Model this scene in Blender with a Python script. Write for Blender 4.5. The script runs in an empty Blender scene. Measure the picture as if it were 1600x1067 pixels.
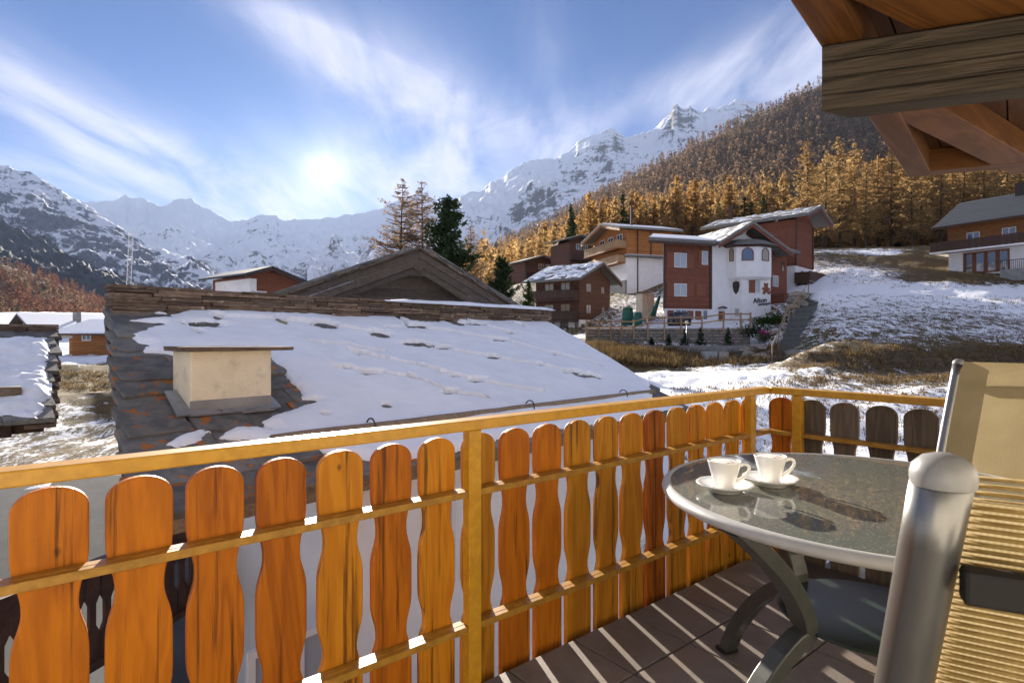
import bpy, math, random
import numpy as np
from mathutils import Vector, Matrix
R=math.radians
random.seed(7)
S=bpy.context.scene
COL=S.collection
# ---------------------------------------------------------------- camera, sky, sun, exposure
F=900.0; CZ=1.2
SUN_AZ=-18.3; SUN_EL=15.4
cam_d=bpy.data.cameras.new('camera'); cam=bpy.data.objects.new('camera',cam_d); COL.objects.link(cam)
cam.location=(0,0,CZ); cam.rotation_euler=(R(90),0,0)
cam_d.sensor_width=36; cam_d.lens=36*F/1600; cam_d.shift_y=-0.0041
cam_d.clip_start=0.05; cam_d.clip_end=30000
cam_d.dof.use_dof=True; cam_d.dof.focus_distance=3.2; cam_d.dof.aperture_fstop=16
S.camera=cam
SV=Vector((math.sin(R(SUN_AZ))*math.cos(R(SUN_EL)),math.cos(R(SUN_AZ))*math.cos(R(SUN_EL)),math.sin(R(SUN_EL))))
sd=bpy.data.lights.new('sun','SUN'); sun=bpy.data.objects.new('sun',sd); COL.objects.link(sun)
sd.energy=5.0; sd.angle=R(0.6); sd.color=(1.0,0.90,0.76)
sun.rotation_euler=SV.to_track_quat('Z','Y').to_euler()
S.view_settings.view_transform='Standard'; S.view_settings.look='None'; S.view_settings.gamma=1
S.view_settings.use_curve_mapping=False
S.view_settings.exposure=1.95
S.cycles.use_denoising=True
S.cycles.max_bounces=7; S.cycles.diffuse_bounces=4; S.cycles.glossy_bounces=3; S.cycles.transmission_bounces=6
S.cycles.transparent_max_bounces=8; S.cycles.volume_bounces=0
S.cycles.caustics_reflective=False; S.cycles.caustics_refractive=False
S.cycles.sample_clamp_indirect=4.0

def NT(m):
    m.use_nodes=True; nt=m.node_tree; nt.nodes.clear(); return nt
class G:
    "tiny node-graph helper"
    def __init__(s,nt): s.nt=nt
    def n(s,t,ins=None,**kw):
        nd=s.nt.nodes.new(t)
        for k,v in kw.items(): setattr(nd,k,v)
        for k,v in (ins or {}).items():
            sock=nd.inputs[k]
            if hasattr(v,'is_output') : s.nt.links.new(v,sock)
            else: sock.default_value=v
        return nd
    def math(s,op,a,b=0.0,c=0.0,clamp=False):
        nd=s.n('ShaderNodeMath',{0:a,1:b,2:c},operation=op); nd.use_clamp=clamp; return nd.outputs[0]
    def vm(s,op,a,b=(0,0,0)):
        nd=s.n('ShaderNodeVectorMath',{0:a,1:b},operation=op); return nd
    def mr(s,v,a,b,c=0.0,d=1.0,smooth=True):
        nd=s.n('ShaderNodeMapRange',{'Value':v,'From Min':a,'From Max':b,'To Min':c,'To Max':d})
        nd.interpolation_type='SMOOTHSTEP' if smooth else 'LINEAR'; return nd.outputs[0]
    def mix(s,f,a,b,bt='MIX'):
        nd=s.nt.nodes.new('ShaderNodeMix'); nd.data_type='RGBA'; nd.blend_type=bt; nd.clamp_factor=True
        for sock,v in ((nd.inputs[0],f),(nd.inputs[6],a),(nd.inputs[7],b)):
            if hasattr(v,'is_output'): s.nt.links.new(v,sock)
            else: sock.default_value=v if not isinstance(v,tuple) or len(v)==4 else (*v,1)
        return nd.outputs[2]
    def noise(s,vec,scale,detail=4,rough=.55,dist=0.0):
        return s.n('ShaderNodeTexNoise',{'Vector':vec,'Scale':scale,'Detail':detail,'Roughness':rough,'Distortion':dist}).outputs[0]

# sky: Nishita + cirrus + the sun's own disc and aureole
w=bpy.data.worlds.new('World'); S.world=w; w.use_nodes=True; nt=w.node_tree; nt.nodes.clear(); g=G(nt)
sky=g.n('ShaderNodeTexSky',sky_type='NISHITA'); sky.sun_disc=False; sky.sun_elevation=R(SUN_EL); sky.sun_rotation=R(SUN_AZ)
sky.altitude=1800; sky.air_density=1.0; sky.dust_density=0.6; sky.ozone_density=2.5
SKY_K=0.05
d=g.vm('NORMALIZE',g.n('ShaderNodeTexCoord').outputs['Generated']).outputs[0]
sp=g.n('ShaderNodeSeparateXYZ',{0:d})
zc=g.math('MAXIMUM',sp.outputs[2],0.03)
cu=g.math('DIVIDE',sp.outputs[0],g.math('ADD',zc,.12)); cv=g.math('DIVIDE',sp.outputs[1],g.math('ADD',zc,.12))
# tan-space azimuth / elevation used to say where the cirrus banks lie in the sky
yy=g.math('MAXIMUM',sp.outputs[1],0.05)
ta=g.math('DIVIDE',sp.outputs[0],yy); te=g.math('DIVIDE',sp.outputs[2],yy)
def bank(cx,cy,ang,L,W,amp):
    x0=(cx-800)/F; y0=(527-cy)/F; c=math.cos(R(ang)); s_=math.sin(R(ang))
    dx=g.math('SUBTRACT',ta,x0); dy=g.math('SUBTRACT',te,y0)
    p=g.math('ADD',g.math('MULTIPLY',dx,c/(L/F)),g.math('MULTIPLY',dy,s_/(L/F)))
    q=g.math('ADD',g.math('MULTIPLY',dx,-s_/(W/F)),g.math('MULTIPLY',dy,c/(W/F)))
    r2=g.math('ADD',g.math('MULTIPLY',p,p),g.math('MULTIPLY',q,q))
    return g.math('MULTIPLY',g.math('EXPONENT',g.math('MULTIPLY',r2,-1.0)),amp)
banks=[bank(110,185,-31,300,62,1.1),bank(330,295,-24,230,44,.95),bank(60,265,-8,260,28,.55),bank(560,110,-30,230,50,.8),bank(700,190,-38,190,80,1.1),bank(480,60,-30,160,26,.5),bank(560,90,-30,160,22,.5),
       bank(640,270,-8,230,60,.9),bank(770,240,20,130,60,.7),bank(1120,135,12,170,40,1.0),bank(1250,85,25,150,60,1.1),bank(900,215,25,80,22,.6),bank(850,70,-75,110,45,.3),
       bank(330,325,0,520,45,.5),bank(1500,60,10,300,120,.6),bank(-350,150,-15,300,60,.6)]
cov=g.math('MULTIPLY',g.math('MAXIMUM',g.mr(sp.outputs[2],.50,.72),g.mr(sp.outputs[1],.35,-.2)),1.1)  # extra cirrus overhead and behind, out of view, added to brighten the fill
for b_ in banks: cov=g.math('ADD',cov,b_)
vec=g.n('ShaderNodeCombineXYZ',{0:cu,1:cv,2:0.0}).outputs[0]
mp=g.n('ShaderNodeMapping',{'Vector':vec,'Rotation':(0,0,R(38)),'Scale':(2.3,.8,1)}).outputs[0]
n1=g.noise(mp,1.5,9,.62,.5)
mp2=g.n('ShaderNodeMapping',{'Vector':vec,'Rotation':(0,0,R(30)),'Scale':(6,1.6,1)}).outputs[0]
n2=g.noise(mp2,1.3,7,.62,1.0)
nn=g.math('ADD',g.math('MULTIPLY',n1,.78),g.math('MULTIPLY',n2,.22))
cl=g.math('MULTIPLY',g.mr(nn,.26,.70),g.math('MINIMUM',cov,1.1))
cl=g.math('MULTIPLY',g.math('MINIMUM',cl,1.0),.80)
dt=g.vm('DOT_PRODUCT',d,tuple(SV)).outputs['Value']
th=g.math('ARCCOSINE',g.math('MINIMUM',dt,0.999999))   # angle from the sun
def expf(width,amp): return g.math('MULTIPLY',g.math('EXPONENT',g.math('MULTIPLY',th,-1.0/R(width))),amp)
glow=g.math('ADD',expf(1.0,.30),expf(4.5,.045))
disc=g.mr(th,R(.6),R(1.1),14.0,0.0)
glow=g.math('ADD',glow,disc)
skyc=g.mix(1.0,sky.outputs[0],(SKY_K,)*3,'MULTIPLY')
# a clear high-altitude blue
skyc=g.mix(1.0,skyc,(.20,.325,.55),'MULTIPLY')
lowhaze=g.math('MULTIPLY',g.math('EXPONENT',g.math('MULTIPLY',g.math('MAXIMUM',te,0.0),-8.0)),.36)
cb=g.math('ADD',.21,expf(14,.06))
skyc=g.mix(lowhaze,skyc,(.165,.19,.235))
ccol=g.n('ShaderNodeCombineColor',{0:cb,1:cb,2:g.math('MULTIPLY',cb,1.22)}).outputs[0]
skyc=g.mix(cl,skyc,ccol)
gcol=g.n('ShaderNodeCombineColor',{0:glow,1:g.math('MULTIPLY',glow,.93),2:g.math('MULTIPLY',glow,.80)}).outputs[0]
skyc=g.mix(1.0,skyc,gcol,'ADD')
bg=g.n('ShaderNodeBackground',{'Color':skyc,'Strength':1.0})
nt.links.new(bg.outputs[0],g.n('ShaderNodeOutputWorld').inputs[0])

# ---------------------------------------------------------------- helpers
def at(px,py,Y): return Vector(((px-800)/F*Y,Y,CZ+(527-py)/F*Y))
def tag(o,label=None,cat=None,group=None,kind=None):
    if label: o['label']=label
    if cat: o['category']=cat
    if group: o['group']=group
    if kind: o['kind']=kind
    return o
def thing(name,label,cat,loc=(0,0,0),rz=0.0,group=None):
    o=bpy.data.objects.new(name,None); COL.objects.link(o); o.location=loc; o.rotation_euler=(0,0,rz); o.empty_display_size=.2
    return tag(o,label,cat,group)
def link(name,me,m=None,parent=None,kind=None):
    o=bpy.data.objects.new(name,me); COL.objects.link(o)
    if m is not None and not me.materials: me.materials.append(m)
    if parent is not None: o.parent=parent
    if kind: o['kind']=kind
    return o
ID=lambda a,b,c:(a,b,c)
def fmap(o,x,n):
    "facade map: a along x, b up, c outward along n"
    o=Vector(o); x=Vector(x); n=Vector(n)
    return lambda a,b,c:(o.x+x.x*a+n.x*c,o.y+x.y*a+n.y*c,o.z+x.z*a+n.z*c+b)
class MB:
    def __init__(s): s.v=[]; s.f=[]
    def bx(s,fm,a0,a1,b0,b1,c0,c1):
        k=len(s.v)
        for a,b,c in ((a0,b0,c0),(a1,b0,c0),(a1,b1,c0),(a0,b1,c0),(a0,b0,c1),(a1,b0,c1),(a1,b1,c1),(a0,b1,c1)): s.v.append(tuple(fm(a,b,c)))
        for q in ((3,2,1,0),(4,5,6,7),(0,1,5,4),(1,2,6,5),(2,3,7,6),(3,0,4,7)): s.f.append(tuple(k+i for i in q))
        return s
    def prism(s,fm,poly,c0,c1):
        k=len(s.v); n=len(poly)
        for c in (c0,c1):
            for a,b in poly: s.v.append(tuple(fm(a,b,c)))
        s.f.append(tuple(k+i for i in reversed(range(n)))); s.f.append(tuple(k+n+i for i in range(n)))
        for i in range(n):
            j=(i+1)%n; s.f.append((k+i,k+j,k+n+j,k+n+i))
        return s
    def hexa(s,p):
        "8 corners: bottom four then top four"
        k=len(s.v); s.v+= [tuple(q) for q in p]
        for q in ((3,2,1,0),(4,5,6,7),(0,1,5,4),(1,2,6,5),(2,3,7,6),(3,0,4,7)): s.f.append(tuple(k+i for i in q))
        return s
    def tube(s,pts,rad,n=8,cap=True):
        pts=[Vector(p) for p in pts]; k=len(s.v)
        if not hasattr(rad,'__len__'): rad=[rad]*len(pts)
        up=None
        for i,p in enumerate(pts):
            t=(pts[min(i+1,len(pts)-1)]-pts[max(i-1,0)]).normalized()
            if up is None: up=Vector((0,0,1)) if abs(t.z)<.9 else Vector((1,0,0))
            x=t.cross(up).normalized(); up=x.cross(t).normalized()
            for j in range(n):
                a=2*math.pi*j/n; s.v.append(tuple(p+(x*math.cos(a)+up*math.sin(a))*rad[i]))
        for i in range(len(pts)-1):
            for j in range(n):
                j2=(j+1)%n; s.f.append((k+i*n+j,k+i*n+j2,k+(i+1)*n+j2,k+(i+1)*n+j))
        if cap:
            s.f.append(tuple(k+j for j in reversed(range(n)))); m=k+(len(pts)-1)*n; s.f.append(tuple(m+j for j in range(n)))
        return s
    def lathe(s,prof,n=32,c=(0,0,0)):
        k=len(s.v); m=len(prof)
        for j in range(n):
            a=2*math.pi*j/n
            for r,z in prof: s.v.append((c[0]+r*math.cos(a),c[1]+r*math.sin(a),c[2]+z))
        for j in range(n):
            j2=(j+1)%n
            for i in range(m-1): s.f.append((k+j*m+i,k+j2*m+i,k+j2*m+i+1,k+j*m+i+1))
        return s
    def beam(s,p,q,w,h,up=(0,0,1)):
        p=Vector(p); q=Vector(q); t=(q-p).normalized(); x=t.cross(Vector(up)).normalized(); z=x.cross(t)
        c=[]
        for e in (p,q):
            for i,j in ((-1,-1),(1,-1),(1,1),(-1,1)): c.append(e+x*(i*w/2)+z*(j*h/2))
        return s.hexa(c)
    def mesh(s,name,smooth=False):
        me=bpy.data.meshes.new(name); me.from_pydata(s.v,[],s.f); me.update()
        if smooth: me.polygons.foreach_set('use_smooth',[True]*len(me.polygons))
        return me
    def obj(s,name,m,parent=None,smooth=False,bevel=0,kind=None,seg=2):
        o=link(name,s.mesh(name,smooth),m,parent,kind)
        if bevel:
            b=o.modifiers.new('bevel','BEVEL'); b.width=bevel; b.segments=seg; b.limit_method='ANGLE'
        return o
def meshnp(name,V,Fc,smooth=False):
    "mesh from numpy arrays; Fc is (n,3) or (n,4)"
    me=bpy.data.meshes.new(name); n,k=Fc.shape
    me.vertices.add(len(V)); me.vertices.foreach_set('co',np.asarray(V,dtype=np.float32).ravel())
    me.loops.add(n*k); me.loops.foreach_set('vertex_index',np.asarray(Fc,dtype=np.int32).ravel())
    me.polygons.add(n); me.polygons.foreach_set('loop_start',np.arange(n,dtype=np.int32)*k)
    me.polygons.foreach_set('loop_total',np.full(n,k,dtype=np.int32))
    if smooth: me.polygons.foreach_set('use_smooth',np.ones(n,dtype=bool))
    me.update(calc_edges=True); me.validate(); return me
def attr(me,name,val):
    a=me.attributes.new(name,'FLOAT','POINT'); a.data.foreach_set('value',np.asarray(val,dtype=np.float32).ravel())
def hsh(ix,iy,seed):
    h=np.sin(ix*127.1+iy*311.7+seed*74.7)*43758.5453; return h-np.floor(h)
def vnoise(x,y,seed=0):
    xi=np.floor(x); yi=np.floor(y); fx=x-xi; fy=y-yi; fx=fx*fx*fx*(fx*(fx*6-15)+10); fy=fy*fy*fy*(fy*(fy*6-15)+10)
    a=hsh(xi,yi,seed); b=hsh(xi+1,yi,seed); c=hsh(xi,yi+1,seed); d_=hsh(xi+1,yi+1,seed)
    return (a*(1-fx)+b*fx)*(1-fy)+(c*(1-fx)+d_*fx)*fy
def fbm(x,y,o=5,seed=0,gain=.5):
    x=np.asarray(x,dtype=float); y=np.asarray(y,dtype=float); t=0;am=1;nm=0
    for i in range(o):
        t=t+am*vnoise(x,y,seed+i*3); nm+=am; am*=gain; x,y=(x*1.6+y*1.2)+7.3,(y*1.6-x*1.2)+3.1
    return t/nm
def ridged(x,y,o=5,seed=0,gain=.55):
    x=np.asarray(x,dtype=float); y=np.asarray(y,dtype=float); t=0;am=1;nm=0
    for i in range(o):
        t=t+am*(1-abs(2*vnoise(x,y,seed+i*3)-1)); nm+=am; am*=gain; x,y=(x*1.6+y*1.2)+7.3,(y*1.6-x*1.2)+3.1
    return t/nm

# ---------------------------------------------------------------- materials
def mat(name,c1,c2=None,scale=6,st=(1,1,1),rough=.7,bump=0.0,bscale=None,detail=6,lo=.35,hi=.65,metal=0,spec=.4,coat=0,rnd=0.0,c3=None,scale3=1.5,lo3=.5,hi3=.7,dist=0.0,coord='Object'):
    m=bpy.data.materials.new(name); nt=NT(m); g=G(nt)
    co=g.n('ShaderNodeTexCoord').outputs[coord]
    oi=g.n('ShaderNodeObjectInfo').outputs['Random']
    off=g.n('ShaderNodeCombineXYZ',{0:g.math('MULTIPLY',oi,37.0),1:g.math('MULTIPLY',oi,71.0),2:g.math('MULTIPLY',oi,13.0)}).outputs[0]
    v0=g.vm('ADD',co,off).outputs[0]
    v=g.n('ShaderNodeMapping',{'Vector':v0,'Scale':st}).outputs[0]
    n=g.noise(v,scale,detail,.6,dist)
    c=g.mix(g.mr(n,lo,hi),c1,c2 if c2 else c1)
    if c3: c=g.mix(g.mr(g.noise(v0,scale3,5,.6),lo3,hi3),c,c3)
    if rnd:
        k=g.math('ADD',1.0-rnd,g.math('MULTIPLY',oi,2*rnd))
        kk=g.n('ShaderNodeCombineColor',{0:k,1:k,2:k}).outputs[0]
        c=g.mix(1.0,c,kk,'MULTIPLY')
    b=g.n('ShaderNodeBsdfPrincipled',{'Base Color':c,'Roughness':rough,'Metallic':metal,'Specular IOR Level':spec,'Coat Weight':coat,'Coat Roughness':.15})
    if bump:
        bn=g.noise(v,bscale,5,.6) if bscale else n
        bp=g.n('ShaderNodeBump',{'Strength':bump,'Distance':.02,'Height':bn}); nt.links.new(bp.outputs[0],b.inputs['Normal'])
    nt.links.new(b.outputs[0],g.n('ShaderNodeOutputMaterial').inputs[0]); return m
def wood(name,ca,cb_,cdark,axis=0,scale=7.0,rough=.5,grain=14,rnd=.15,coat=0.0,knots=True,plank=0.0,plank_axis=2,bump=.25,tint=None,crack=.62):
    "grain runs along axis; optional plank joints every <plank> metres along plank_axis"
    m=bpy.data.materials.new(name); nt=NT(m); g=G(nt)
    co=g.n('ShaderNodeTexCoord').outputs['Object']; oi=g.n('ShaderNodeObjectInfo').outputs['Random']
    off=g.n('ShaderNodeCombineXYZ',{0:g.math('MULTIPLY',oi,17.0),1:g.math('MULTIPLY',oi,31.0),2:g.math('MULTIPLY',oi,23.0)}).outputs[0]
    v0=g.vm('ADD',co,off).outputs[0]
    sc=[1.0,1.0,1.0]; sc[axis]=.09
    v=g.n('ShaderNodeMapping',{'Vector':v0,'Scale':tuple(sc)}).outputs[0]
    base=g.noise(v,scale,4,.55,.6)
    ring=g.n('ShaderNodeMath',{0:g.math('MULTIPLY',base,grain),1:6.283},operation='MULTIPLY').outputs[0]
    ring=g.math('ADD',g.math('MULTIPLY',g.math('SINE',ring),.5),.5)
    fine=g.noise(v,scale*14,3,.7)
    t=g.math('ADD',g.math('MULTIPLY',ring,.38),g.math('MULTIPLY',fine,.78))
    c=g.mix(g.mr(t,.2,.95),ca,cb_)
    if rnd:
        k=g.math('ADD',1.0-rnd,g.math('MULTIPLY',oi,2*rnd)); c=g.mix(1.0,c,g.n('ShaderNodeCombineColor',{0:k,1:k,2:k}).outputs[0],'MULTIPLY')
    if tint:  c=g.mix(g.math('MULTIPLY',oi,.55),c,tint)
    st2=[1.0,1.0,1.0]; st2[axis]=.035
    cr=g.noise(g.n('ShaderNodeMapping',{'Vector':v0,'Scale':tuple(st2)}).outputs[0],30,4,.65)
    c=g.mix(g.math('MULTIPLY',g.mr(cr,crack,crack+.12),.8),c,cdark)
    h=g.math('ADD',t,g.math('MULTIPLY',g.mr(cr,crack,crack+.1),-1.5))
    if knots:
        ks=[1.0,1.0,1.0]; ks[axis]=.55
        if axis!=1: ks[1]=.05
        vo=g.n('ShaderNodeTexVoronoi',{'Vector':g.n('ShaderNodeMapping',{'Vector':v0,'Scale':tuple(ks)}).outputs[0],'Scale':7.5,'Randomness':1.0})
        dd=g.math('ADD',vo.outputs['Distance'],g.math('MULTIPLY',g.math('SUBTRACT',fine,.5),.09))
        c=g.mix(g.math('MULTIPLY',g.mr(dd,.015,.075,1,0),.85),c,cdark)
    if plank:
        s_=g.n('ShaderNodeSeparateXYZ',{0:co}).outputs[plank_axis]
        fr=g.math('FRACT',g.math('DIVIDE',s_,plank)); edge=g.math('MINIMUM',fr,g.math('SUBTRACT',1.0,fr))
        j=g.mr(edge,.0,.10,1.0,0.0); c=g.mix(g.math('MULTIPLY',j,.6),c,cdark); h=g.math('SUBTRACT',h,g.math('MULTIPLY',j,3.0))
        pv=g.n('ShaderNodeTexWhiteNoise',{'W':g.math('FLOOR',g.math('DIVIDE',s_,plank))},noise_dimensions='1D').outputs[0]
        c=g.mix(g.math('MULTIPLY',pv,.22),c,cdark)
    b=g.n('ShaderNodeBsdfPrincipled',{'Base Color':c,'Roughness':rough,'Specular IOR Level':.25,'Coat Weight':coat,'Coat Roughness':.2})
    bp=g.n('ShaderNodeBump',{'Strength':bump,'Distance':.004 if not plank else .02,'Height':h}); nt.links.new(bp.outputs[0],b.inputs['Normal'])
    nt.links.new(b.outputs[0],g.n('ShaderNodeOutputMaterial').inputs[0]); return m
M={}
M['board']=wood('stained_larch',(.48,.14,.005),(.27,.062,.003),(.03,.010,.004),axis=2,scale=6,grain=9,rnd=.28,coat=.04,rough=.55,tint=(.44,.155,.004),crack=.54)
M['board_honey_sunlit']=wood('honey_sunlit_larch',(.58,.26,.016),(.40,.15,.008),(.04,.014,.005),axis=2,scale=6,grain=9,rnd=.2,coat=.06,rough=.55,tint=(.42,.14,.005),crack=.54)  # golden boards; the paler tone also paints in sun reflected onto them
M['board_grey']=wood('weathered_board',(.17,.13,.09),(.10,.08,.06),(.02,.015,.012),axis=2,scale=6,grain=9,rnd=.2,rough=.8)
M['rail']=mat('ochre_paint',(.58,.30,.022),(.48,.24,.016),scale=30,rough=.33,spec=.5,bump=.02,c3=(.40,.20,.03),scale3=8,lo3=.62,hi3=.8)
M['bar']=mat('ochre_bar_paint',(.42,.22,.03),(.30,.15,.02),scale=25,rough=.4,spec=.5)
M['screw']=mat('dark_screw',(.03,.02,.015),rough=.4,metal=.6)
M['beam']=wood('old_beam',(.115,.090,.064),(.06,.047,.035),(.02,.014,.009),axis=0,scale=5,grain=7,rough=.75,rnd=.05,bump=.5,crack=.6,plank=.0627)
M['rafter']=wood('larch_rafter',(.15,.060,.014),(.085,.031,.007),(.05,.02,.008),axis=0,scale=5,grain=7,rough=.6,rnd=.15)
M['ceil']=wood('roof_planks',(.085,.032,.009),(.052,.019,.006),(.03,.012,.005),axis=0,scale=5,grain=6,rough=.65,rnd=.2)
M['tile']=mat('floor_tile',(.185,.160,.140),(.148,.127,.110),scale=9,rough=.5,bump=.12,bscale=140,rnd=.07,c3=(.17,.13,.10),scale3=3)
M['grout']=mat('grout',(.045,.036,.03),rough=.9)
M['plaster']=mat('plaster',(.78,.74,.66),(.72,.68,.60),scale=5,rough=.9,bump=.08,bscale=120)
M['white_wall']=mat('white_render',(.86,.84,.82),(.80,.78,.76),scale=1.3,rough=.9,bump=.05,bscale=60)
M['cream']=mat('cream_render',(.80,.70,.50),(.72,.62,.43),scale=4,rough=.95,bump=.5,bscale=55,c3=(.50,.43,.31),scale3=4.5,lo3=.50,hi3=.72)
M['snow']=None
M['stone']=mat('roof_slate',(.12,.12,.12),(.20,.185,.16),scale=7,rough=.85,bump=.55,bscale=22,rnd=.28,c3=(.26,.215,.07),scale3=4,lo3=.60,hi3=.72)
M['stone_lichen']=mat('lichen_slate',(.105,.105,.10),(.185,.17,.145),scale=7,rough=.9,bump=.6,bscale=22,rnd=.25,c3=(.40,.13,.02),scale3=5.5,lo3=.57,hi3=.63)
M['ridge']=mat('ridge_stone',(.11,.072,.05),(.19,.135,.09),scale=9,st=(1,1,3),rough=.9,bump=.6,bscale=30,rnd=.45,c3=(.33,.28,.21),scale3=6,lo3=.60,hi3=.70)
M['log']=wood('grey_log',(.27,.21,.14),(.18,.13,.085),(.04,.03,.02),axis=0,scale=9,grain=6,rough=.85)
M['iron']=mat('iron',(.06,.055,.05),(.09,.06,.04),scale=20,rough=.6,metal=.5)
M['darkwood']=wood('dark_log_wall',(.075,.045,.028),(.04,.022,.014),(.008,.005,.004),axis=0,scale=4,grain=6,rough=.75,plank=.2,knots=False)
M['wood_br']=wood('brown_cladding',(.25,.085,.045),(.165,.055,.029),(.04,.016,.01),axis=0,scale=3,grain=5,rough=.6,plank=.22,knots=False)
M['wood_dk']=wood('dark_cladding',(.17,.08,.048),(.11,.048,.03),(.018,.01,.007),axis=0,scale=3,grain=5,rough=.65,plank=.22,knots=False)
M['wood_or']=wood('honey_cladding',(.42,.17,.045),(.29,.105,.026),(.06,.022,.008),axis=0,scale=3,grain=5,rough=.55,plank=.2,knots=False)
M['wood_mid']=wood('tan_cladding',(.30,.125,.038),(.20,.078,.022),(.05,.02,.008),axis=0,scale=3,grain=5,rough=.6,plank=.2,knots=False)
M['grey_board']=wood('grey_gable_board',(.135,.105,.08),(.085,.066,.052),(.022,.018,.015),axis=0,scale=4,grain=6,rough=.8,rnd=.2)
M['trim']=mat('dark_timber',(.075,.036,.022),(.05,.023,.014),scale=9,rough=.6,rnd=.1)
M['shutter']=mat('shutter_wood',(.26,.085,.035),(.19,.06,.025),scale=12,st=(1,1,6),rough=.55,rnd=.1)
M['wframe']=mat('window_frame',(.72,.70,.66),rough=.45)
M['wframe_br']=mat('brown_window_frame',(.22,.075,.022),(.16,.05,.014),scale=10,rough=.5)
M['curtain']=mat('curtain',(.62,.62,.60),(.5,.5,.5),scale=8,st=(6,6,.3),rough=.9)
M['asphalt']=mat('asphalt',(.05,.052,.056),(.075,.077,.08),scale=1.2,rough=.85,bump=.2,bscale=90)
M['concrete']=mat('concrete',(.30,.29,.27),(.23,.22,.21),scale=3,rough=.9,bump=.2,bscale=40)
M['masonry']=None
M['metal']=mat('brushed_grey_metal',(.20,.20,.195),(.165,.165,.16),scale=40,st=(1,1,.1),rough=.34,metal=.8,spec=.5)
M['capm']=mat('grey_plastic',(.24,.24,.235),(.20,.20,.195),scale=30,rough=.4)
M['rim']=mat('light_grey_rim',(.44,.44,.42),(.40,.40,.38),scale=20,rough=.38,bump=.02)
M['leg']=mat('table_leg_paint',(.085,.09,.08),(.07,.075,.067),scale=20,rough=.4,metal=.4,coat=.2)
M['blackp']=mat('black_plastic',(.018,.017,.016),rough=.7,spec=.2)
M['porc']=mat('porcelain',(.80,.79,.76),rough=.08,spec=.6,coat=.5)
M['tin']=mat('zinc_sheet',(.34,.35,.36),(.24,.25,.26),scale=6,rough=.45,metal=.5,c3=(.20,.09,.04),scale3=9,lo3=.62,hi3=.72)
M['green']=mat('green_plastic',(.015,.11,.07),rough=.5)
M['ink']=mat('dark_lettering',(.045,.03,.025),rough=.7)
M['tan']=mat('tan_lettering',(.36,.24,.15),rough=.7)
M['flower']=mat('magenta_petals',(.42,.02,.16),(.25,.01,.09),scale=20,rough=.7)
M['stepw']=wood('grey_step_timber',(.16,.155,.14),(.10,.10,.092),(.025,.025,.022),axis=0,scale=4,grain=6,rough=.85,rnd=.15)
M['fence']=wood('pale_fence_timber',(.42,.28,.15),(.30,.19,.10),(.06,.04,.025),axis=2,scale=6,grain=6,rough=.75)
M['bark']=mat('larch_bark',(.085,.062,.045),(.045,.032,.025),scale=6,st=(1,1,.25),rough=.95)
M['slate_tile']=mat('dark_roof_tiles',(.05,.054,.064),(.036,.04,.047),scale=10,rough=.6,rnd=.1)
def leafm(name,c1,c2,tr=.3):
    m=bpy.data.materials.new(name); nt=NT(m); g=G(nt)
    oi=g.n('ShaderNodeObjectInfo').outputs['Random']
    geo=g.n('ShaderNodeNewGeometry')
    at_=g.n('ShaderNodeAttribute'); at_.attribute_name='tone'
    k=g.math('ADD',g.math('MULTIPLY',oi,.55),g.math('ADD',g.math('MULTIPLY',geo.outputs['Random Per Island'],.3),at_.outputs['Fac']))
    c=g.mix(g.math('FRACT',g.math('MULTIPLY',k,.999)),c1,c2)
    d_=g.n('ShaderNodeBsdfDiffuse',{'Color':c}); t=g.n('ShaderNodeBsdfTranslucent',{'Color':c})
    mx=g.n('ShaderNodeMixShader',{0:tr,1:d_.outputs[0],2:t.outputs[0]})
    nt.links.new(mx.outputs[0],g.n('ShaderNodeOutputMaterial').inputs[0]); return m
M['gold']=leafm('golden_larch_needles',(.46,.31,.135),(.30,.185,.075),.45)
M['rust']=leafm('bare_rust_larch',(.26,.17,.10),(.14,.09,.06),.4)
M['amber']=leafm('amber_larch_needles',(.42,.25,.09),(.26,.145,.055),.45)
M['rust_red']=leafm('reddish_larch',(.25,.115,.07),(.13,.062,.048),.35)
M['dgreen']=leafm('dark_conifer_needles',(.045,.070,.030),(.022,.038,.019),.2)
M['bgreen']=leafm('bright_conifer_needles',(.055,.085,.024),(.035,.06,.018),.15)
M['twig']=leafm('bare_larch_twigs',(.33,.22,.13),(.21,.135,.085),.4)
M['grass']=leafm('dry_autumn_grass',(.27,.18,.08),(.11,.078,.042),.3)
def glass_dark(name,col=(.02,.025,.03)):
    m=bpy.data.materials.new(name); nt=NT(m); g=G(nt)
    b=g.n('ShaderNodeBsdfPrincipled',{'Base Color':(*col,1),'Roughness':.04,'Specular IOR Level':.9,'IOR':1.6})
    nt.links.new(b.outputs[0],g.n('ShaderNodeOutputMaterial').inputs[0]); return m
M['pane']=glass_dark('window_pane',(.05,.055,.06)); M['pane_blue']=glass_dark('bluish_pane',(.06,.10,.17)); M['pane_warm']=glass_dark('curtained_pane',(.30,.25,.16)); M['pane_pale']=glass_dark('net_curtained_pane',(.38,.40,.42))
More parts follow.
